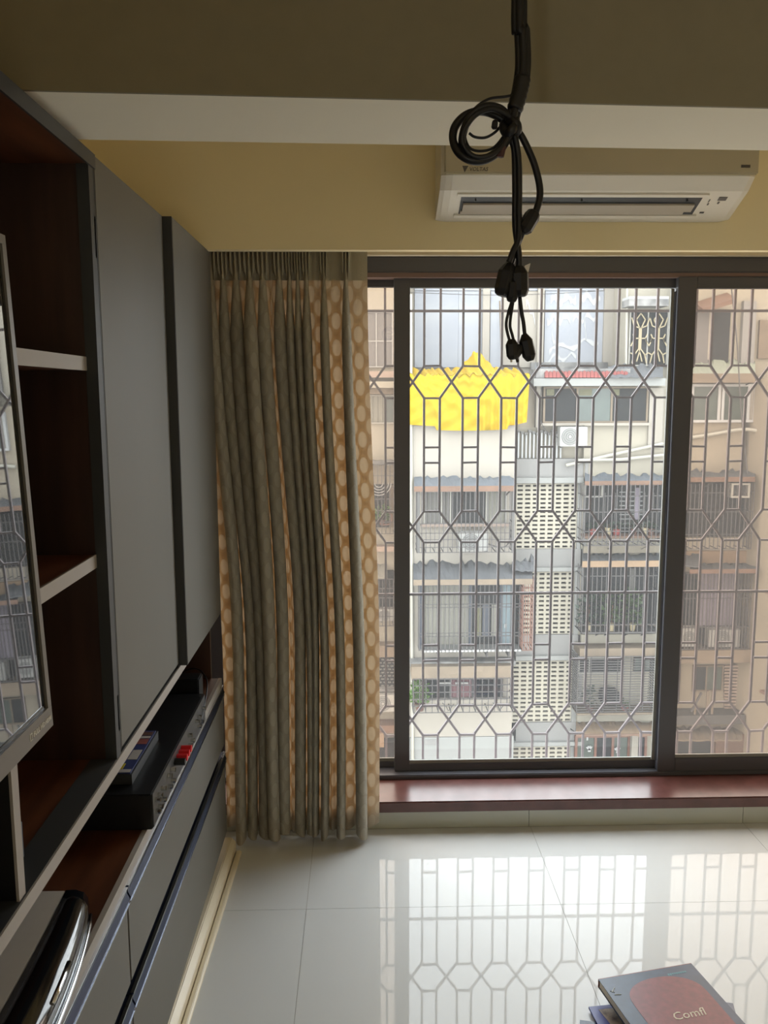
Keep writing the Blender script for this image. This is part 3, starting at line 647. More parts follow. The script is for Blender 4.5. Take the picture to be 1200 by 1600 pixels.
# ================================================================ books on the floor
def book(name, lab, corner, u, w, l, z0, th, cover, group=None, spine=None, deco=None):
    # corner: the far corner on the spine side; u: unit direction along the spine, v: towards the viewer
    u = Vector((u[0], u[1], 0)).normalized(); v = Vector((u.y, -u.x, 0)); c = Vector((corner[0], corner[1], 0))
    o = thing(name, lab, 'book', tuple(c + u * w / 2 + v * l / 2 + Vector((0, 0, z0))), group)
    def slab(a0, a1, b0, b1, za, zb):
        return MB().hexa([c + u * a + v * b + Vector((0, 0, z)) for z in (za, zb) for (a, b) in ((a0, b0), (a1, b0), (a1, b1), (a0, b1))])
    slab(0, w, .001, l, z0, z0 + .0015).build('back_cover', cover, o)
    slab(.002, w - .002, .003, l - .003, z0 + .0016, z0 + th - .0016).build('pages', M['pages'], o)
    fc = slab(0, w, .001, l, z0 + th - .0015, z0 + th).build('front_cover', cover, o)
    slab(0, w, -.001, .0009, z0, z0 + th).build('spine', spine or cover, o)
    if deco: deco(fc, c, u, v, z0 + th)
    return o
M['pages'] = mat('book_pages', (214, 206, 190), .8); M['navy'] = mat('navy_book_cover', (36, 62, 92), .3, noise=.35, nscale=30); M['maroonc'] = mat('maroon_print', (118, 40, 46), .32, noise=.3, nscale=60)
M['spine'] = mat('brown_spine', (120, 62, 56), .4); M['teal'] = mat('teal_print', (44, 120, 130), .4); M['cream'] = mat('cream_print', (206, 196, 176), .5); M['dnavy'] = mat('dark_blue_cover', (30, 42, 66), .28, noise=.3, nscale=50)
M['violet'] = mat('violet_blue_cover', (52, 58, 130), .35); M['photo'] = mat('printed_photo', (178, 160, 140), .4, rgb2=(70, 52, 50), nscale=40); M['redc'] = mat('scarlet_print', (190, 30, 48), .35)
M['shine'] = mat('wrap_crease_glint', (220, 226, 230), .2)  # pale strokes: glints on the wrap put into their colour
def deco1(fc, c, u, v, z):
    N = 30; pts = []
    for i in range(N + 1):
        a = math.pi * i / N; pts.append(c + u * (.138 - .098 * math.cos(a)) + v * (.105 - .078 * math.sin(a) ** .75) + Vector((0, 0, z)))
    pts += [c + u * .236 + v * .26 + Vector((0, 0, z)), c + u * .040 + v * .26 + Vector((0, 0, z))]
    n = len(pts); vs = [tuple(p + Vector((0, 0, .0001))) for p in pts] + [tuple(p + Vector((0, 0, .0005))) for p in pts]
    link('printed_arch', vs, [tuple(range(n)), tuple(range(n, 2 * n))[::-1]] + [(i, (i + 1) % n, n + (i + 1) % n, n + i) for i in range(n)], M['maroonc'], fc)
    def tm(a, b): return Matrix.Translation(c + u * a + v * b + Vector((0, 0, z + .0007))) @ Matrix(((u.x, -v.x, 0, 0), (u.y, -v.y, 0, 0), (0, 0, 1, 0), (0, 0, 0, 1)))
    textobj('printed_title', 'Comfl', .034, M['cream'], fc, tm(.105, .160), shear=.2)
    r = random.Random(2)
    for i in range(9):
        a = .176 + i * .0058; p = c + u * a + v * .022
        link('printed_letter', [tuple(p + Vector((0, 0, z + .0002))), tuple(p + u * .0042 + Vector((0, 0, z + .0002))), tuple(p + u * .0042 + v * .0065 + Vector((0, 0, z + .0003))), tuple(p + v * (.004 + .003 * r.random()) + Vector((0, 0, z + .0003)))], [(0, 1, 2, 3)], M['teal'], fc)
    for (a, b, a2, b2) in ((.010, .050, .024, .038), (.012, .060, .028, .062), (.008, .045, .016, .052)):
        p, q = c + u * a + v * b + Vector((0, 0, z + .0006)), c + u * a2 + v * b2 + Vector((0, 0, z + .0006)); MB().tube([p, q], .0009, 6).build('crease_glint', M['shine'], fc)
c0, c1 = P(935, 1530, Z=.062), P(1080, 1505, Z=.062)
uu = (c1 - c0); W_ = Vector((uu.x, uu.y)).length
book('book', 'blue hardback with a maroon arch and brown spine on top of the floor pile', (c0.x, c0.y), (uu.x, uu.y), W_, .33, .040, .022, M['navy'], spine=M['spine'], deco=deco1)
c2 = P(1108, 1546, Z=.04)
book('book', 'dark blue paperback under the maroon hardback, sticking out to the right', (c2.x - .20, c2.y + .045), (.97, -.23), .205, .28, .0225, .017, M['dnavy'])
c3 = P(1146, 1566, Z=.022)
book('book', 'thin grey-blue booklet lowest in the pile, corner past the dark blue paperback', (c3.x - .21, c3.y + .045), (.97, -.23), .213, .28, .0125, .0095, mat('grey_blue_cover', (96, 104, 122), .35))
def deco2(fc, c, u, v, z):
    MBq = MB().hexa([c + u * a + v * b + Vector((0, 0, z + k)) for k in (.0001, .0005) for (a, b) in ((.02, .012), (.12, .012), (.12, .16), (.05, .16))]); MBq.build('printed_photo', M['photo'], fc)
c4 = P(920, 1573, Z=.0125)
book('magazine', 'violet-edged picture magazine peeking out left of the pile', (c4.x, c4.y), (.99, .10), .21, .27, .0065, .0055, M['violet'], deco=deco2)
c5 = P(906, 1594, Z=.006)
book('magazine', 'dark blue thin magazine at the bottom left corner of the pile', (c5.x, c5.y), (.98, -.2), .22, .28, .0005, .0055, M['navy'])

# ================================================================ the apartment blocks across the courtyard
FAR_DIM = 0.55       # darkens all outside colours, standing in for a lower exposure outdoors
for k, c, r, kw in (('w_cream', (216, 205, 182), .85, dict(noise=.10, nscale=.9, bump=.05)), ('w_white', (213, 202, 185), .85, dict(noise=.08, nscale=.8, bump=.05)),
    ('w_grey', (186, 183, 178), .85, dict(noise=.08, nscale=.7)), ('w_tan', (212, 196, 170), .85, dict(noise=.10, nscale=1.2)), ('w_blue', (196, 200, 212), .85, dict(rgb2=(220, 222, 226), nscale=.8)),
    ('w_base', (196, 196, 190), .85, dict(noise=.08, nscale=.8)), ('w_pink', (214, 186, 166), .85, dict(noise=.08, nscale=1)), ('ledge', (172, 150, 124), .85, dict(noise=.25, nscale=1.5)),
    ('stain', (120, 118, 116), .9, dict(rgb2=(206, 202, 196), nscale=2.5)), ('rust', (160, 118, 92), .8, dict(noise=.3, nscale=2)), ('orange', (196, 160, 122), .85, dict(noise=.2, nscale=1.5)),
    ('tarp', (108, 110, 114), .75, dict(noise=.3, nscale=2.5)), ('sheet', (122, 130, 140), .7, dict(noise=.25, nscale=2)), ('frame', (206, 200, 186), .6, {}), ('framed', (96, 92, 88), .6, {}),
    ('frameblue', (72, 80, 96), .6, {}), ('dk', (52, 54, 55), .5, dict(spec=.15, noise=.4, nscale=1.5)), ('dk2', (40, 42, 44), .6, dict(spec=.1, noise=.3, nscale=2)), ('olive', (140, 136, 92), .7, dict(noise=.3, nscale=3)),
    ('greenp', (92, 108, 96), .3, dict(noise=.4, nscale=2)), ('cur_b', (186, 182, 166), .9, dict(noise=.2, nscale=4, stretch=(6, 1, .2))), ('cur_g', (150, 146, 138), .9, dict(noise=.25, nscale=4, stretch=(6, 1, .2))),
    ('cur_r', (134, 74, 82), .9, dict(rgb2=(176, 128, 130), nscale=4, stretch=(8, 1, .1))), ('cur_l', (186, 172, 188), .9, dict(noise=.15, nscale=4, stretch=(6, 1, .1))), ('ltblue', (176, 200, 208), .6, {}),
    ('cage', (98, 92, 90), .7, {}), ('cagew', (214, 212, 206), .7, {}), ('lattice', (240, 230, 206), .85, {}), ('mesh', (148, 142, 138), .8, dict(noise=.1, nscale=40)), ('acw', (224, 222, 214), .5, {}),
    ('acg', (150, 150, 146), .6, {}), ('tileR', (196, 92, 84), .8, dict(noise=.3, nscale=4)), ('pipe', (232, 226, 208), .5, {}), ('brownf', (150, 92, 66), .6, {}), ('potr', (190, 66, 56), .7, {}),
    ('potc', (226, 204, 158), .7, {}), ('potb', (140, 90, 74), .8, {}), ('leaf', (88, 118, 58), .6, dict(noise=.4, nscale=6)), ('leafb', (126, 176, 60), .6, dict(noise=.3, nscale=6)), ('leafd', (58, 84, 60), .6, dict(noise=.4, nscale=6)),
    ('signw', (240, 240, 238), .6, {}), ('pgreen', (192, 202, 180), .8, dict(noise=.15, nscale=1))):
    if 'rgb2' in kw: kw['rgb2'] = tuple(x * FAR_DIM for x in kw['rgb2'])
    M[k] = mat('far_' + k, tuple(x * FAR_DIM for x in c), r, **kw)
def fr(x0, y0, x1, y1, Y):
    ym, xm = (y0 + y1) / 2, (x0 + x1) / 2
    return P(x0, ym, Y=Y).x, P(x1, ym, Y=Y).x, P(xm, y1, Y=Y).z, P(xm, y0, Y=Y).z
def fb(name, par, x0, y0, x1, y1, Y, d, m, **k):      # box whose front face stands at distance Y
    a, b, c, e = fr(x0, y0, x1, y1, Y); return box(name, m, a, Y, c, b, Y + d, e, par, **k)
def bldg(lab, x, z=-14.0, Y=28): return thing('apartment_building', lab, 'building', (P(x, 800, Y=Y).x, Y, z))
def win(par, x0, y0, x1, y1, Y, cuts, panes, fm='frame', fw=2.0, d=.10, name='window', tr=None):
    a, b, c, e = fr(x0, y0, x1, y1, Y); w = fw * Y / FPX
    f = MB().box(a, Y, c, b, Y + d, c + w).box(a, Y, e - w, b, Y + d, e).box(a, Y, c + w, a + w, Y + d, e - w).box(b - w, Y, c + w, b, Y + d, e - w)
    xs = [a + w / 2] + [P(q, (y0 + y1) / 2, Y=Y).x for q in cuts] + [b - w / 2]
    for q in xs[1:-1]: f.box(q - w / 2, Y + .005, c + w, q + w / 2, Y + d - .005, e - w)
    if tr: zz = P((x0 + x1) / 2, tr, Y=Y).z; f.box(a + w, Y + .01, zz - w / 2, b - w, Y + d - .01, zz + w / 2)
    o = f.build(name, M[fm], par)
    for i, p in enumerate(panes):
        l_, r_ = xs[i] + w / 2, xs[i + 1] - w / 2
        if p.startswith('cur'):
            n = max(8, int((r_ - l_) / .05)); v = []
            for j in range(n + 1):
                t = l_ + (r_ - l_) * j / n; yy = Y + d * .55 + .02 * math.sin(j * 1.9)
                v += [(t, yy, c + w), (t, yy, e - w), (t, yy + .01, c + w), (t, yy + .01, e - w)]
            f2 = []
            for j in range(n):
                k = j * 4; f2 += [(k, k + 4, k + 5, k + 1), (k + 2, k + 3, k + 7, k + 6), (k, k + 2, k + 6, k + 4), (k + 1, k + 5, k + 7, k + 3)]
            link('curtain', v, f2, M[p], o)
        else: box('pane', M[p], l_, Y + d * .4, c + w, r_, Y + d * .5, e - w, o)
    return o
def cage(par, x0, y0, x1, y1, Y, d, nx, ny, m='cage', r=.012, name='window_cage', rows=None):
    a, b, c, e = fr(x0, y0, x1, y1, Y); g = MB()
    for i in range(nx + 1):
        x = a + (b - a) * i / nx; g.bar((x, Y, c), (x, Y, e), r * 2)
    zs = [c + (e - c) * j / ny for j in range(ny + 1)] if rows is None else [P((x0 + x1) / 2, q, Y=Y).z for q in rows]
    for z in zs:
        g.bar((a, Y, z), (b, Y, z), r * 2)
        for x in (a, b): g.bar((x, Y, z), (x, Y + d, z), r * 2)
    for x in (a, b):
        for k in range(1, 4): g.bar((x, Y + d * k / 4, c), (x, Y + d * k / 4, e), r * 2)
    for i in range(0, nx + 1, 2): g.bar((a + (b - a) * i / nx, Y, c), (a + (b - a) * i / nx, Y + d, c), r * 2)
    return g.build(name, M[m], par, kind='stuff')
def canopy(par, x0, y0, x1, y1, Yw, proj, m, edge=None, ey=None, rag=.06, seed=1, name='canopy', skew=0):
    # sheet from the wall (row y0) sloping down to its front edge (row y1); the front edge stands proj nearer
    rr = random.Random(seed); Yf = Yw - proj; n = max(8, int((x1 - x0) / 5)); v = []; f = []
    for i in range(n + 1):
        px = x0 + (x1 - x0) * i / n; t = P(px, y0, Y=Yw); q = P(px + skew, y1, Y=Yf)
        for j in range(4):
            s = j / 3; p = t.lerp(q, s); p.z += rr.uniform(-rag, rag) * (1 if j in (0,) else .25); v.append(p); v.append(p - Vector((0, 0, .05)))
    for i in range(n):
        for j in range(3):
            a = i * 8 + j * 2; b = a + 8
            f += [(a, a + 2, b + 2, b), (a + 1, b + 1, b + 3, a + 3)]
        a = i * 8; b = a + 8; f += [(a, b, b + 1, a + 1), (a + 6, a + 7, b + 7, b + 6)]
    for a in (0, n * 8): f += [(a, a + 1, a + 3, a + 2), (a + 2, a + 3, a + 5, a + 4), (a + 4, a + 5, a + 7, a + 6)]
    o = link(name, v, f, M[m], par)
    if edge:
        a, b, c, e = fr(x0, y1 - .5, x1, ey, Yf - .04); box('canopy_edge', M[edge], a, Yf - .04, c, b, Yf - .001, e, o)
        for k in (.05, .5, .95): # support struts back to the wall
            x = a + (b - a) * k; MB().bar((x, Yf, c + .02), (x, Yw, c - .25), .03).build('strut', M['cage'], o)
    return o
def acu(lab, x0, y0, x1, y1, Y, d=.32, m='acw', fan=.36, grp=None):
    a, b, c, e = fr(x0, y0, x1, y1, Y)
    o = thing('outdoor_ac_unit', lab, 'air conditioner', ((a + b) / 2, Y + d / 2, c), grp)
    box('case', M[m], a, Y, c + .03, b, Y + d, e, o, bevel=.015)
    h = e - c; fx = a + (b - a) * fan; fz = (c + .03 + e) / 2; rad = min(h * .42, (b - a) * .34)
    fg = MB().disc((fx, Y - .012, fz), rad, .0115, 20).build('fan_grille', M['acg'], o)
    g = MB()
    for q in (.35, .6, .85): g.tube([(fx + rad * q * math.cos(t * math.pi / 10), Y - .02, fz + rad * q * math.sin(t * math.pi / 10)) for t in range(21)], .008, 5, False)
    g.build('guard_rings', M['acw'], fg); MB().disc((fx, Y - .030, fz), rad * .16, .016, 10).build('hub', M['acw'], fg)
    box('side_panel', M['acw'], a + (b - a) * .76, Y - .008, c + .06, b - .02, Y - .001, e - .03, o)
    for x in (a + .06, b - .10): box('bracket', M['cage'], x, Y + .01, c - .02, x + .04, Y + d - .01, c + .0295, o)
    return o
def foliage(g, cx, Y, z0, rx, rz, n, leaf, seed, ry=None):
    rr = random.Random(seed); ry = ry or rx
    for i in range(n):
        a = rr.uniform(0, 2 * math.pi); s = rr.random() ** .5; h = rr.random()
        p = Vector((cx + rx * s * math.cos(a) * (1 - .4 * abs(h - .5)), Y + ry * s * math.sin(a), z0 + rz * h))
        d = Vector((math.cos(a) * .7 + rr.uniform(-.5, .5), math.sin(a) * .7 + rr.uniform(-.5, .5), rr.uniform(-.4, .9))).normalized(); n_ = d.cross(Vector((rr.uniform(-1, 1), rr.uniform(-1, 1), 1))).normalized()
        L = leaf * rr.uniform(.7, 1.3); w = L * .32
        g.raw([p, p + d * L * .5 + n_ * w, p + d * L, p + d * L * .5 - n_ * w], [(0, 1, 2, 3)])
    return g
def pot(lab, x, yb, w, h, Y, m='potr', leafm='leaf', fol=None, seed=1, grp=None):
    p = P(x, yb, Y=Y); s = Y / FPX; R = w * s / 2; H = h * s
    o = thing('potted_plant' if fol else 'flower_pot', lab, 'plant' if fol else 'pot', (p.x, Y, p.z), grp)
    MB().lathe(p.x, Y, [(R * .68, p.z), (R * .92, p.z + H * .82), (R, p.z + H * .83), (R, p.z + H), (R * .86, p.z + H), (R * .82, p.z + H * .9)], 12).build('pot', M[m], o)
    if fol:
        fw, fh, n = fol; g = MB(); foliage(g, p.x, Y, p.z + H * .95, fw * s / 2, fh * s, n, .16, seed, .22)
        g.build('foliage', M[leafm], o)
        MB().tube([(p.x, Y, p.z + H * .85), (p.x + .02, Y, p.z + H + fh * s * .6)], .012, 6).build('stem', M['brownf'], o)
    return o
ZG = -14.0
gd = struct(box('courtyard_ground', mat('courtyard_paving', (176, 168, 156), .9, noise=.2, nscale=.6), -40, 6, ZG - .3, 40, 60, ZG)); gd['kind'] = 'structure'
def wallto(name, par, x0, x1, y0, Y, d, m, zb=ZG + .001):     # wall whose top is row y0, standing on the ground
    a, b, c, e = fr(x0, y0, x1, 800, Y); xm = P((x0 + x1) / 2, y0, Y=Y)
    return box(name, M[m], a, Y, zb, b, Y + d, xm.z, par)

# --- block A: cream block between curtain and first mullion
A = bldg('cream block seen between the curtain and the dark window mullion, with meshed openings', 600, Y=28.0)
wallto('wall', A, 250, 638, 330, 28.0, 2.4, 'w_cream')
win(A, 560, 487, 614, 574, 27.9, [588], ['mesh', 'mesh'], 'cagew', 1.6, tr=533)
fb('ledge', A, 540, 580, 640, 590, 27.6, .4, 'w_pink'); fb('sunshade', A, 540, 596, 640, 606, 27.4, .6, 'w_cream')
fb('soffit', A, 540, 606.2, 640, 616, 27.7, .3, 'ledge')
win(A, 572, 617, 617, 662, 27.9, [603], ['cur_b', 'greenp'], 'frame', 2)
canopy(A, 560, 719, 625, 724, 28.0, .7, 'stain', seed=3, rag=.03)
fb('balcony_shade_panel', A, 580, 758, 612, 824, 27.88, .11, 'dk2'); fb('balcony_wall', A, 560, 727, 620, 756, 27.9, .09, 'w_tan')  # first slab is solid, its dark colour stands for shade inside
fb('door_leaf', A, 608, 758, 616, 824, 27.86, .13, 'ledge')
cage(A, 565, 725, 622, 834, 27.3, .65, 9, 6)
g = MB(); a_ = P(592, 755, Y=27.25)
for q in (.18, .14, .10, .06): g.tube([(a_.x + 2.2 * q * math.cos(math.pi + t * math.pi / 10), 27.25, a_.z + 2.2 * q * math.sin(math.pi + t * math.pi / 10)) for t in range(11)], .012, 5)
g.build('arched_guard', M['cagew'], A, kind='stuff')
pot('potted plant in the caged balcony between curtain and mullion', 597, 820, 11, 8, 27.55, 'potb', 'leafb', (20, 22, 60), 5)
g = MB().tube(crv([P(598, 820, Y=27.35), P(609, 818, Y=27.35), P(612, 806, Y=27.35), P(604, 800, Y=27.35), P(596, 812, Y=27.35)], 6), .025, 6); tag(g.build('hose_loop', M['brownf']), 'brown hose looped over the caged balcony floor beside the small potted plant', 'hose')
fb('ledge', A, 560, 854, 640, 862, 27.6, .39, 'w_pink')
fb('balcony_shade_panel', A, 575, 892, 618, 970, 27.86, .13, 'dk2'); canopy(A, 583, 881, 605, 902, 28.0, .8, 'cur_b', seed=5, rag=.02, name='awning')
cage(A, 570, 905, 620, 978, 27.3, .6, 9, 5)
acu('outdoor unit in the cage between curtain and mullion, upper of two', 592, 952, 617, 972, 27.5, .3)
fb('beam', A, 560, 1009, 640, 1027, 27.5, .49, 'ledge')
# staggered vent bricks, each a piece of its own
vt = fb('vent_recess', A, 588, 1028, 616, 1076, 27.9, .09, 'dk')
for r_ in range(9):
    for c_ in range(4):
        x = 588.5 + c_ * 7.2 + (3.4 if r_ % 2 else 0)
        fb('vent_brick', vt, x, 1029.5 + r_ * 5.1, min(x + 4.6, 615.6), 1031.6 + r_ * 5.1, 27.87, .0295, 'acg')
fb('ledge', A, 570, 1077, 640, 1081, 27.6, .39, 'stain')
acu('outdoor unit with dark fan between curtain and mullion, lower of two', 583, 1086, 619, 1114, 27.4, .35, fan=.42)
fb('beam', A, 560, 1134, 640, 1146, 27.4, .59, 'rust'); fb('beam', A, 560, 1146.3, 600, 1168, 27.3, .69, 'orange'); fb('opening', A, 585, 1158, 640, 1205, 27.7, .29, 'dk')

# --- block G: set-back wall with peeling white waterproofing, above the tarpaulin
G = bldg('tall set-back block with bluish walls and white peeling waterproofing above the yellow tarpaulin', 790, Y=30.5)
wallto('wall', G, 630, 985, 380, 30.5, 5, 'w_white')
for i, (x0, x1, m) in enumerate(((648, 716, 'w_blue'), (716.3, 754, 'w_blue'), (766, 786, 'w_blue'), (786.3, 840, 'w_white'), (851, 944, 'w_blue'))): fb('wall_panel', G, x0, 455, x1, 574, 30.42, .079, m)
for x0, x1 in ((754.5, 765.5), (840.5, 850.5), (944.5, 974)): fb('pilaster', G, x0, 380, x1, 576, 30.3, .2, 'w_white')
fb('wall_panel', G, 648, 400, 944, 454, 30.42, .079, 'w_blue')
def smear(x0, y0, x1, y1, t, sd):
    rr = random.Random(sd); n = 14; pts = []
    for i in range(n + 1): pts.append((x0 + (x1 - x0) * i / n, y0 + (y1 - y0) * i / n + 5 * math.sin(i * .9 + sd) + rr.uniform(-2, 2), t * (.4 + rr.random())))
    v = []; f = []
    for (x, y, h) in pts:
        for yy in (y - h, y + h):
            p = P(x, yy, Y=30.415); v += [p, p + Vector((0, -.012, 0))]
    for i in range(n):
        a = i * 4; b = a + 4; f += [(a + 1, b + 1, b + 3, a + 3), (a, a + 2, b + 2, b), (a, b, b + 1, a + 1), (a + 2, a + 3, b + 3, b + 2)]
    link('waterproof_patch', v, f, M['signw'], G)
for q in ((855, 500, 890, 498, 5, 1), (858, 545, 935, 533, 3.5, 2), (860, 470, 900, 466, 6, 3), (912, 490, 916, 528, 7, 4), (862, 520, 872, 560, 4, 5), (905, 462, 938, 470, 5, 6), (852, 562, 900, 556, 3, 7), (822, 470, 836, 500, 4, 8), (895, 500, 930, 495, 3, 9)): smear(*q)
g = MB().tube(crv([P(640, 457, Y=30.2), P(760, 461, Y=30.2), P(860, 459, Y=30.2), P(945, 454, Y=30.2)], 6), .012, 5); tag(g.build('service_wire', M['cage']), 'thin wire strung across the bluish wall above the yellow tarpaulin', 'wire')
MB().tube([P(781, 470, Y=30.25), P(784, 575, Y=30.25)], .03, 6).build('drain_pipe', M['ledge'], G)
fb('moss_band', G, 830, 566, 950, 577, 30.2, .2, 'stain')

# --- block B: white block carrying the tarpaulin
B = bldg('white block under the yellow tarpaulin, with caged windows below ragged grey canopies', 724, Y=27.0)
wallto('wall', B, 640, 807, 665, 27.0, 3.4, 'w_white', P(700, 1151, Y=27).z)
wallto('base_wall', B, 641, 806, 1151.5, 27.01, 3.3, 'w_base')
MB().tube([P(641.5, 460, Y=26.95), P(643, 800, Y=26.95), P(645, 1200, Y=26.95)], .05, 8).build('down_pipe', M['pipe'], B)
win(B, 662, 766, 792, 821, 26.9, [690, 704, 760], ['cur_g', 'cur_g', 'dk', 'cur_b'], 'frame', 2.4)
fb('sill', B, 658, 819, 796, 823, 26.8, .19, 'w_pink')
canopy(B, 647, 745, 806, 760, 27.0, .9, 'sheet', 'rust', 768, .05, 11)
cage(B, 652, 768, 803, 863, 26.2, .75, 22, 1, rows=(863, 855, 843, 833, 818))
for x_ in (652, 800): fb('cage_post', B, x_, 766, x_ + 4, 864, 26.15, .045, 'framed')
acu('white outdoor unit with grey fan in the cage under the upper canopy', 717, 832, 763, 863, 26.35, .4, fan=.40)
MB().tube(crv([P(763, 850, Y=26.4), P(780, 855, Y=26.4), P(792, 852, Y=26.4), P(797, 838, Y=26.6), P(797, 822, Y=26.8)], 6), .02, 6).build('refrigerant_pipe', M['cage'], B)
canopy(B, 646, 878, 832, 906, 27.0, 1.3, 'tarp', 'ledge', 914, .10, 13)
canopy(B, 800, 872, 834, 890, 26.7, .7, 'tarp', None, None, .16, 14)
win(B, 656, 910, 816, 1014, 26.6, [735, 783, 802], ['cur_b', 'dk', 'ltblue', 'dk2'], 'frameblue', 5, .14)
for x0, x1, m in ((745, 752, 'olive'), (768, 779, 'cur_b'), (754, 765, 'frameblue')): fb('hung_cloth', B, x0, 950 if m == 'olive' else 945, x1, 994, 26.63, .015, m)
fb('door_latch', B, 788, 975, 792, 981, 26.58, .019, 'signw')
cage(B, 655, 912, 818, 1016, 26.0, .55, 24, 1, rows=(944, 949, 989, 994, 1015))
cage(B, 817, 906, 836, 1016, 25.7, .8, 5, 9, 'brownf')
a, b, c, e = fr(660, 1014.5, 815, 1018, 26.0); sh = box('shelf_tray', M['acg'], a, 26.0, c, b, 26.55, e, B)
for i in range(26): box('hanging_tab', M['signw'], a + (b - a) * (i + .15) / 26, 25.99, c - .01, a + (b - a) * (i + .8) / 26, 25.9995, e, sh)
for x in (684, 720, 760, 794): fb('bracket', B, x, 1019, x + 2.5, 1027, 26.3, .69, 'cage')
fb('ledge', B, 641, 1034, 806, 1041, 26.5, .49, 'stain'); fb('weather_shade', B, 643, 1041.3, 800, 1061, 26.2, .79, 'ledge')
win(B, 664, 1060, 786, 1093, 26.9, [703, 738, 772], ['dk2', 'cur_r', 'dk2', 'dk'], 'framed', 2.2)
for i, (x0, x1) in enumerate(((684, 705), (711, 732))):
    tr_ = fb('valance', B, x0, 1066, x1, 1069, 26.86, .03, 'cagew')
fb('sill', B, 660, 1093.5, 795, 1099, 26.7, .29, 'w_white')
cage(B, 646, 1060, 802, 1113, 26.2, .75, 16, 5)
pot('bright green bushy plant in a brown pot at the corner of the lowest window cage', 656, 1110, 17, 12, 26.6, 'potb', 'leafb', (30, 36, 170), 8)
for i, x in enumerate((697, 776)): MB().tube(crv([P(x - 6, 1098, Y=26.3), P(x, 1104, Y=26.3), P(x + 4, 1110, Y=26.3), P(x + 12, 1100, Y=26.3)], 5), .014, 5).build('loose_wire', M['cage'], B)
fb('stain', B, 664, 1156, 682, 1164, 26.995, .014, 'stain')

# tarpaulin: a top sheet folding over the parapet into a creased drop
def tarp():
    m = mat('yellow_plastic_sheet', (146, 114, 10), .5, rgb2=(120, 104, 14), nscale=.9, bump=.5, spec=.08)
    o = thing('tarpaulin', 'large bright yellow plastic tarpaulin draped over the terrace of the white block', 'tarpaulin', (P(730, 665, Y=26.7).x, 26.7, P(730, 668, Y=26.7).z))
    nx, nz = 80, 26; v = []; f = []
    for i in range(nx + 1):
        s = i / nx; xt = 630 + s * 198
        for j in range(nz + 1):
            t = j / nz
            yt = 585 + 2 * math.sin(i * 1.1) + (3 if i % 7 == 0 else 0); yb_ = 663 + 4 * math.sin(s * 3.2) + (6 if .25 < s < .85 else 0) - 8 * max(0, s - .9) * 10 * .4
            x = xt - t * 10 * max(0, s - .5); y = yt + (yb_ - yt) * t
            # creases run out from the upper corners, and straight down at the far end
            d1 = math.hypot(s, t * .55 + .02); an = math.atan2(t * .8 + .03, s + .02)
            w = .05 * math.sin(an * 22) * min(1, d1 * 2) * (s < .75) + .05 * math.sin(s * 95) * (s >= .6) * (.3 + t) + .03 * math.sin((s * 1.2 + t * .9) * 26) * (.2 + .8 * t) - .18 * math.sin(math.pi * s) * math.sin(math.pi * t) * .6
            p = P(x, y, Y=26.72 + w); v.append(p)
    for i in range(nx):
        for j in range(nz):
            a = i * (nz + 1) + j; f.append((a, a + 1, a + nz + 2, a + nz + 1))
    link('hanging_sheet', v, f, m, o, True)
    v = []; f = []; n2 = 10; rr = random.Random(9)
    for i in range(nx + 1):
        s = i / nx; xt = 630 + s * 198
        for j in range(n2 + 1):
            t = j / n2; Y = 26.72 + t * 2.4
            bump = 1.05 * math.exp(-((s - .66) / .10) ** 2) * t ** 1.5 + .45 * t * t + .18 * math.exp(-((s - .05) / .05) ** 2) * t
            p = P(xt, 585 + 2 * math.sin(i * 1.1) + (3 if i % 7 == 0 else 0), Y=26.72); v.append((p.x, Y, p.z + bump * .55 + rr.uniform(-.02, .02)))
    for i in range(nx):
        for j in range(n2):
            a = i * (n2 + 1) + j; f.append((a, a + 1, a + n2 + 2, a + n2 + 1))
    link('top_sheet', v, f, m, o, True)
tarp()

# --- block C: stair tower with perforated concrete screens
C = bldg('grey stair tower with cream perforated screens beside the white block', 856, Y=28.0)
wallto('back_wall', C, 808, 912, 606, 28.6, 1.7, 'dk'); fb('top_wall', C, 806, 600, 850, 668, 28.3, .29, 'w_tan')  # back wall coloured dark to stand for shade behind the screens
def beamc(y0, y1, m='w_grey', x0=806, x1=912, Y=28.0): return fb('beam', C, x0, y0, x1, y1, Y, .59, m)
beamc(717, 748); beamc(746.5, 755, 'w_base', 806, 912, 27.85); beamc(858, 893); beamc(887, 893, 'w_base', 806, 912, 27.85); beamc(992, 1031); beamc(1025, 1032, 'w_base', 806, 912, 27.85); beamc(1129, 1166); beamc(1160, 1166, 'w_base', 800, 912, 27.85); beamc(1206, 1260)
for x0, x1 in ((906.5, 912), ): fb('column', C, x0, 717, x1 - .3, 1260, 27.95, .64, 'w_grey')
def lattice(x0, y0, x1, y1, nc, nr, Y=28.1):
    a, b, c, e = fr(x0, y0, x1, y1, Y); g = MB(); pw = (b - a) / nc; ph = (e - c) / nr
    for i in range(nc + 1): x = a + pw * i; g.box(max(a, x - pw * .16), Y, c, min(b, x + pw * .16), Y + .12, e)
    for j in range(nr + 1): z = c + ph * j; g.box(a, Y + .001, max(c, z - ph * .27), b, Y + .119, min(e, z + ph * .27))
    return g.build('perforated_screen', M['lattice'], C)
lattice(806, 755.5, 902, 857.5, 8, 15); lattice(806, 893.5, 897, 991.5, 8, 14); lattice(800, 1032.5, 894, 1128.5, 8, 14); lattice(800, 1166.5, 891, 1206, 8, 6)
for y0, y1, x in ((755.5, 857.5, 902.3), (893.5, 991.5, 897.3), (1032.5, 1128.5, 894.3), (1166.5, 1206, 891.3)): fb('screen_jamb', C, x, y0, 908, y1, 28.02, .3, 'w_base')
fb('balustrade_wall', C, 806, 668, 880, 716.5, 28.3, .25, 'w_cream')
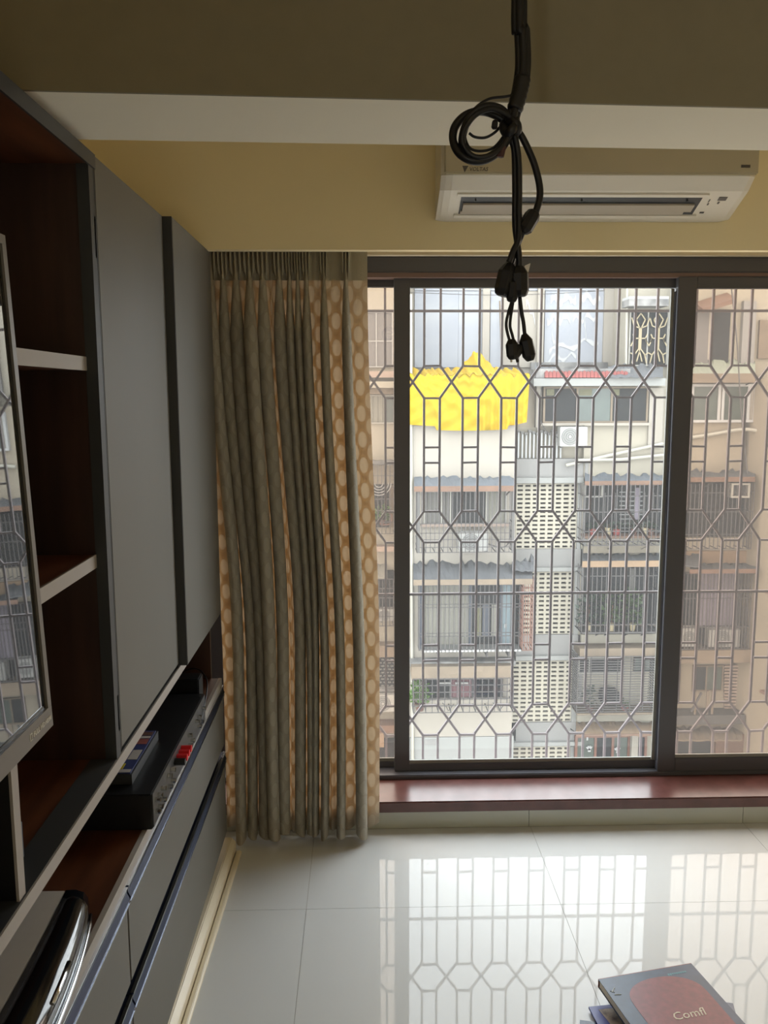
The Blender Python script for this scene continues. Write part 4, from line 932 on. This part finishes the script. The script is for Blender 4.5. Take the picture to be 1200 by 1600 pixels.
for i in range(12):
    x = 809 + i * 6.0; fb('baluster', C, x, 676 + 2 * (i % 3), x + 2.4, 716, 28.12, .07, 'signw'); fb('baluster_cap', C, x - 1.2, 672 + 2 * (i % 3), x + 3.6, 675.7 + 2 * (i % 3), 28.08, .14, 'stain')
MB().tube(crv([P(846, 605, Y=27.7), P(843, 645, Y=27.7), P(852, 672, Y=27.7), P(872, 684, Y=27.7)], 6), .014, 5).build('loose_wire', M['cage'], C)

# --- block D: balconies with plants beyond the stair tower
Dd = bldg('cream block with rusty canopies and plant balconies between the stair tower and the thick mullion', 970, Y=28.0)
wallto('wall', Dd, 912.5, 1050, 592, 28.0, .85, 'w_cream'); fb('wall', Dd, 850.5, 592, 911.7, 716, 28.28, .3, 'w_cream')
fb('column', Dd, 838, 592, 846, 668, 28.0, .27, 'w_white'); fb('column', Dd, 1014, 606, 1036, 700, 27.9, .09, 'w_white')
fb('beam', Dd, 834, 591, 1040, 603, 27.5, .79, 'w_base')
# red clay roof: each tile course is a piece
rf = fb('roof_bed', Dd, 838, 576, 985, 590.5, 27.6, 1.2, 'stain')
for i in range(22):
    x = 852 + i * 5.9
    a, b, c, e = fr(x, 579 + (i % 2) * .8, x + 5.3, 590, 27.45); MB().prism([(a, c), (b, c), (b, e - .05), ((a + b) / 2, e), (a, e - .05)], 'y', 27.45, 27.595).build('roof_tile', M['tileR'], rf)
canopy(Dd, 950, 570, 1036, 588, 28.3, 1.0, 'tarp', None, None, .09, 21, 'roof_sheet'); canopy(Dd, 836, 572, 870, 580, 28.6, .8, 'tarp', None, None, .12, 22, 'roof_sheet')
win(Dd, 849, 604, 1013, 661, 27.9, [902, 956], ['dk', 'greenp', 'dk'], 'ledge', 3.0)
for x0, x1 in ((854, 866), (905, 925), (958, 968)): fb('valance', Dd, x0, 608, x1, 618, 27.93, .02, 'olive')
fb('sill', Dd, 846, 661, 1016, 665, 27.8, .19, 'w_white')
acu('white outdoor unit mounted under the long window beside the stair tower', 875, 667, 918, 699, 27.5, .4)
for pts in (((884, 727), (950, 712), (1036, 693)), ((903, 719), (970, 718), (1036, 711))): MB().tube([P(x, y, Y=27.85) for x, y in pts], .055, 8).build('waste_pipe', M['pipe'], Dd)
canopy(Dd, 914, 741, 1040, 752, 28.0, .9, 'sheet', 'rust', 758, .08, 23)
def balc(par, x0, y0, x1, y1, Y, m='dk'): return fb('balcony_shade_panel', par, x0, y0, x1, y1, Y, .05, m)  # flat dark slab, the unlit balcony interior put into its colour
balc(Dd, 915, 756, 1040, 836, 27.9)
for x in (928, 944, 960, 976, 1006, 1020):  fb('shutter_bar', Dd, x, 770, x + 1.6, 830, 27.86, .03, 'framed')
for y in range(768, 830, 7): fb('louvre', Dd, 968, y, 1004, y + 2, 27.855, .03, 'acg')
fb('hung_curtain', Dd, 992, 762, 1000, 812, 27.84, .012, 'cur_l')
wf = win(Dd, 914, 757, 942, 777, 27.3, [], ['dk2'], 'frame', 2, .5, 'window_air_conditioner')
fb('planter_shelf', Dd, 914, 838, 1040, 841, 27.2, .65, 'rust')
cols = [(926, 'potr', 'red pot on the upper plant shelf'), (950, 'potc', 'beige pot second on the upper plant shelf'), (963, 'potr', 'bright red pot in the middle of the upper plant shelf'), (990, 'potb', 'brown pot on the upper plant shelf before the pale curtain'), (1007, 'potc', 'tall cream pot on the upper plant shelf near the mullion'), (1017, 'potb', 'small brown pot last on the upper plant shelf')]
for i, (x, m, lab) in enumerate(cols): pot(lab, x, 838, 11 if i != 2 else 14, 12 if m != 'potc' else 14, 27.5, m, 'leafd', (14, 9, 26), 30 + i)
cage(Dd, 914, 757, 1040, 852, 26.95, .9, 18, 1, rows=(852, 846, 830, 800, 775))
for x in (957, 1010): MB().bar(P(x, 854, Y=27.0), P(x - 8, 858, Y=27.95), .025).build('strut', M['cage'], Dd)
fb('parapet', Dd, 912, 853, 1040, 864, 27.85, .14, 'w_tan')
canopy(Dd, 910, 864, 1036, 877, 28.0, 1.0, 'tarp', 'orange', 886, .10, 25)
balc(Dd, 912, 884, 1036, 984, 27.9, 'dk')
fb('door_frame', Dd, 984, 888, 993, 930, 27.86, .03, 'cur_g'); fb('rail', Dd, 912, 976, 1036, 981, 27.86, .03, 'ledge')
cage(Dd, 910, 886, 1034, 988, 27.0, .85, 17, 1, rows=(988, 976, 926, 900))
for i, (x, lab, fw_, fh_, nn, lm) in enumerate(((919, 'cream pot with dark green shrub at the stair tower end of the lower plant shelf', 34, 52, 170, 'leafd'), (955, 'cream pot with spiky palm in the middle of the lower plant shelf', 34, 50, 150, 'leaf'), (988, 'cream pot with light leafy plant on the lower plant shelf near the mullion', 30, 54, 190, 'leaf'))):
    pot(lab, x, 987, 10.5, 14, 27.3, 'potc', lm, (fw_, fh_, nn), 40 + i)
fb('planter_shelf', Dd, 910, 988, 1034, 990, 27.1, .75, 'framed')
for x in (930, 944, 975, 1001): MB().bar(P(x, 993, Y=27.1), P(x + 8, 989, Y=27.9), .03).build('bracket', M['cage'], Dd)
fb('parapet', Dd, 908, 991, 1034, 1013, 27.8, .19, 'w_cream'); fb('weather_shade', Dd, 906, 1013, 1034, 1025, 27.2, .79, 'ledge')
win(Dd, 904, 1027, 976, 1053, 27.9, [921, 948], ['dk', 'dk', 'dk'], 'frame', 2); win(Dd, 991, 1028, 1030, 1050, 27.9, [], ['greenp'], 'framed', 2)
cage(Dd, 902, 1026, 1026, 1112, 27.0, .8, 6, 22)
cv = tag(MB().raw([], []).prism([(P(940, 1100, Y=27.4).x, P(940, 1100, Y=27.4).z), (P(971, 1100, Y=27.4).x, P(971, 1100, Y=27.4).z), (P(972, 1088, Y=27.4).x, P(972, 1088, Y=27.4).z), (P(966, 1080, Y=27.4).x, P(966, 1080, Y=27.4).z), (P(950, 1077, Y=27.4).x, P(950, 1077, Y=27.4).z), (P(941, 1084, Y=27.4).x, P(941, 1084, Y=27.4).z)], 'y', 27.4, 27.85).build('covered_unit', M['dk2'], bevel=.03), 'dark covered unit with rounded top on the lowest plant balcony', 'covered machine')
pot('dull red pot on the lowest plant balcony by the stair tower', 921, 1113, 15, 12, 27.4, 'potb', 'leafd', (20, 34, 60), 51); pot('bright red pot on the lowest plant balcony beside the dark covered unit', 976, 1114, 13, 12, 27.4, 'potr', 'leaf', (12, 8, 20), 52)
fb('planter_shelf', Dd, 902, 1114, 1026, 1117, 27.1, .75, 'ledge'); fb('parapet', Dd, 902, 1117.3, 1026, 1127, 27.8, .19, 'w_cream')
canopy(Dd, 900, 1127, 1024, 1148, 28.0, 1.2, 'orange', 'rust', 1150, .05, 27)
sw = win(Dd, 898, 1149, 1010, 1225, 27.8, [930, 957, 982], ['greenp', 'dk', 'greenp', 'dk'], 'brownf', 4, .14, 'shop_window')
fb('door_post', Dd, 986, 1150, 996, 1240, 27.6, .19, 'w_white')
for i, (x, y) in enumerate(((921, 1171), (965, 1173))):
    g = MB(); p = P(x, y, Y=27.78)
    for k, t in enumerate((-.9, -.35, .2, .75)): g.bar((p.x, 27.79, p.z - .03), (p.x + .13 * math.sin(t), 27.79, p.z + .13 * math.cos(t)), .045, .006)
    g.box(p.x - .05, 27.787, p.z - .09, p.x + .05, 27.793, p.z); g.build('hand_sign', M['signw'], sw)
fb('white_mark', sw, 916.5, 1152, 919, 1157, 27.787, .006, 'signw')

# --- upper floor beside it: ornamental grille window
U = bldg('pale upper block with an ornamental grille window above the grey roof sheet', 1010, Y=28.9)
wallto('wall', U, 975, 1110, 330, 28.9, 1.5, 'w_cream')
fb('sunshade', U, 983, 467, 1045, 478, 28.1, .79, 'stain'); fb('sunshade_top', U, 983, 463, 1045, 467.2, 28.15, .74, 'signw')
wn_ = win(U, 983, 485, 1044, 572, 28.8, [1012], ['dk', 'dk'], 'frame', 2)
g = MB(); rr = random.Random(12)
ax, bx, cz, ez = fr(986, 488, 1042, 569, 28.75)
for k in range(2):
    xa = ax + (bx - ax) * k / 2; wv = (bx - ax) / 2; hx = xa + wv / 2
    Q = lambda u, w: (xa + wv * u, 28.75, cz + (ez - cz) * w)
    for (u, w, u2, w2) in ((.5, .98, .25, .86), (.5, .98, .75, .86), (.25, .86, .45, .70), (.75, .86, .55, .70), (.45, .70, .45, .30), (.55, .70, .55, .30), (.5, .70, .5, .25), (.45, .70, .15, .74), (.55, .70, .85, .74), (.15, .74, 0, .9), (.85, .74, 1, .9), (.45, .5, .2, .5), (.2, .5, .1, .42), (.2, .5, .1, .58), (.55, .5, .8, .5), (.8, .5, .9, .58), (.8, .5, .9, .42), (.45, .30, .2, .18), (.55, .30, .8, .18), (.2, .18, 0, .22), (.8, .18, 1, .22), (.5, .25, .35, .05), (.5, .25, .65, .05), (.2, .18, .1, .02), (.8, .18, .9, .02), (0, .35, .2, .5), (1, .35, .8, .5)): g.bar(Q(u, w), Q(u2, w2), .035)
g.build('ornamental_grille', M['potc'], wn_, kind='stuff')
MB().tube([P(980, 450, Y=28.8), P(978, 575, Y=28.8)], .04, 6).build('drain_pipe', M['pipe'], U)

# --- block E: tan block behind the bronze pane
E_ = bldg('tan block seen through the bronze pane, with lilac curtain balcony and canopies', 1120, Y=27.6)
wallto('wall', E_, 1052, 1163.5, 592, 27.6, .55, 'w_tan'); fb('wall', E_, 1060, 380, 1215, 591.6, 28.2, .65, 'w_cream')
fb('recess', E_, 1076, 484, 1140, 566, 28.12, .079, 'dk'); fb('shutter', E_, 1076, 486, 1108, 572, 28.05, .069, 'mesh'); fb('post', E_, 1107, 484, 1111, 562, 28.04, .079, 'w_white')
a, b = P(1098, 482, Y=27.4), P(1150, 466, Y=27.4); MB().hexa([(a.x, 27.4, a.z - .14), (b.x, 27.4, b.z - .14), (b.x, 28.1, b.z + .1), (a.x, 28.1, a.z + .1), (a.x, 27.4, a.z), (b.x, 27.4, b.z), (b.x, 28.1, b.z + .26), (a.x, 28.1, a.z + .26)]).build('sloping_sunshade', M['rust'], E_)
canopy(E_, 1080, 563, 1180, 584, 28.2, 1.1, 'pgreen', 'ledge', 598, .08, 31)
fb('column', E_, 1160, 470, 1180, 575, 28.0, .19, 'w_grey'); fb('opening', E_, 1186, 500, 1210, 560, 28.1, .09, 'ledge')
win(E_, 1073, 600, 1200, 660, 27.45, [1082, 1124, 1130, 1170, 1180], ['w_white', 'greenp', 'w_white', 'greenp', 'w_white', 'dk'], 'signw', 4, .14)
MB().tube(crv([P(1064, 686, Y=27.5), P(1110, 679, Y=27.5), P(1160, 671, Y=27.4), P(1200, 675, Y=27.2)], 5), .06, 8).build('waste_pipe', M['pipe'], E_)
tag(MB().tube(crv([P(1142, 440, Y=26.6), P(1152, 540, Y=26.6), P(1158, 640, Y=26.6), P(1168, 740, Y=26.6)], 6), .022, 5).build('service_wire', M['cage']), 'grey wire hanging down the tan block behind the bronze pane', 'wire')
canopy(E_, 1058, 735, 1180, 746, 27.6, .9, 'tarp', 'rust', 753, .10, 33); balc(E_, 1058, 752, 1178, 838, 27.5, 'dk2')
wa = win(E_, 1143, 755, 1172, 778, 26.75, [], ['cage'], 'frame', 3, .6, 'window_air_conditioner')
cage(E_, 1058, 756, 1176, 858, 26.8, .7, 18, 1, rows=(858, 835, 800, 770)); fb('parapet', E_, 1062, 840, 1176, 860, 27.45, .14, 'w_tan')
fb('parapet', E_, 1062, 861, 1176, 880, 27.4, .19, 'orange')
canopy(E_, 1058, 862, 1096, 884, 27.6, 1.1, 'tarp', None, None, .12, 34); canopy(E_, 1078, 879, 1186, 890, 27.6, 1.1, 'tarp', 'rust', 896, .10, 35)
balc(E_, 1056, 894, 1178, 1014, 27.5, 'dk2')
win(E_, 1090, 894, 1156, 980, 27.35, [], ['cur_l'], 'framed', 2, .13, 'balcony_door')
cage(E_, 1056, 896, 1172, 1014, 26.8, .65, 22, 1, rows=(1014, 980, 935, 925))
acu('first of two outdoor units in the cage under the lilac curtain, beside the mullion', 1062, 982, 1092, 1012, 26.95, .4, fan=.5); acu('second outdoor unit in the cage under the lilac curtain, farther from the mullion', 1108, 984, 1156, 1013, 26.95, .4, fan=.42)
fb('weather_shade', E_, 1050, 1016, 1174, 1036, 26.8, .79, 'ledge')
win(E_, 1083, 1040, 1130, 1080, 27.5, [1104], ['dk', 'greenp'], 'ledge', 2); fb('jamb', E_, 1054, 1038, 1062, 1100, 27.3, .29, 'w_tan')
for y in range(1040, 1112, 5): fb('louvre', E_, 1132, y, 1158, y + 2.6, 27.5, .09, 'w_pink')
fb('balcony_floor', E_, 1050, 1118, 1164, 1132, 26.9, .69, 'framed')
for x in (1085, 1104, 1112): fb('rail_post', E_, x, 1080, x + 3, 1118, 27.0, .06, 'ledge')
MB().bar(P(1080, 1112, Y=27.0), P(1096, 1082, Y=27.0), .06).build('folded_chair_leg', M['cage'], E_)
canopy(E_, 1048, 1136, 1160, 1156, 27.6, 1.2, 'ledge', None, None, .08, 37); fb('opening', E_, 1044, 1158, 1118, 1215, 27.4, .19, 'dk'); fb('low_roof', E_, 1118, 1148, 1166, 1200, 27.0, .59, 'rust')
for x in (1166, 1170): MB().tube([P(x + 3, 840, Y=27.5), P(x - 4, 1020, Y=27.5), P(x - 7, 1190, Y=27.5)], .02, 5).build('drain_pipe', M['cage'], E_)

# --- side wing running towards us at the far end
W0 = bldg('cream side wing with louvred shutters running towards the window at the picture edge', 1190, Y=24)
a = P(1164, 800, Y=27.6).x; pts = [(a, 27.6), (a + 1.6, 20.0), (a + 4, 20.0), (a + 4, 30.0), (a, 30.0)]
MB().prism(pts, 'z', ZG + .001, P(1180, 592, Y=27.6).z).build('wall', M['w_tan'], W0)
def onw(x0, x1, z0, z1, th):   # slab on the wing wall; x0..x1 are distances along it from its far end
    d = Vector((1.6, -7.6, 0)).normalized(); n = Vector((-d.y, d.x, 0)) * -1
    if n.x > 0: n = -n
    o = Vector((a, 27.6, 0))
    return [o + d * x0 + Vector((0, 0, z0)), o + d * x1 + Vector((0, 0, z0)), o + d * x1 + n * th + Vector((0, 0, z0)), o + d * x0 + n * th + Vector((0, 0, z0)),
            o + d * x0 + Vector((0, 0, z1)), o + d * x1 + Vector((0, 0, z1)), o + d * x1 + n * th + Vector((0, 0, z1)), o + d * x0 + n * th + Vector((0, 0, z1))]
for zz in (-3.2, -6.3, -9.5):
    sh = MB().hexa(onw(2.2, 5.0, zz, zz + 1.5, .03)).build('shutter', M['ledge'], W0)
    for k in range(9): MB().hexa(onw(2.3, 4.9, zz + .08 + k * .155, zz + .16 + k * .155, .07)).build('louvre', M['w_tan'], sh)
    MB().hexa(onw(2.0, 5.2, zz + 1.6, zz + 1.68, .6)).build('sunshade', M['rust'], W0)
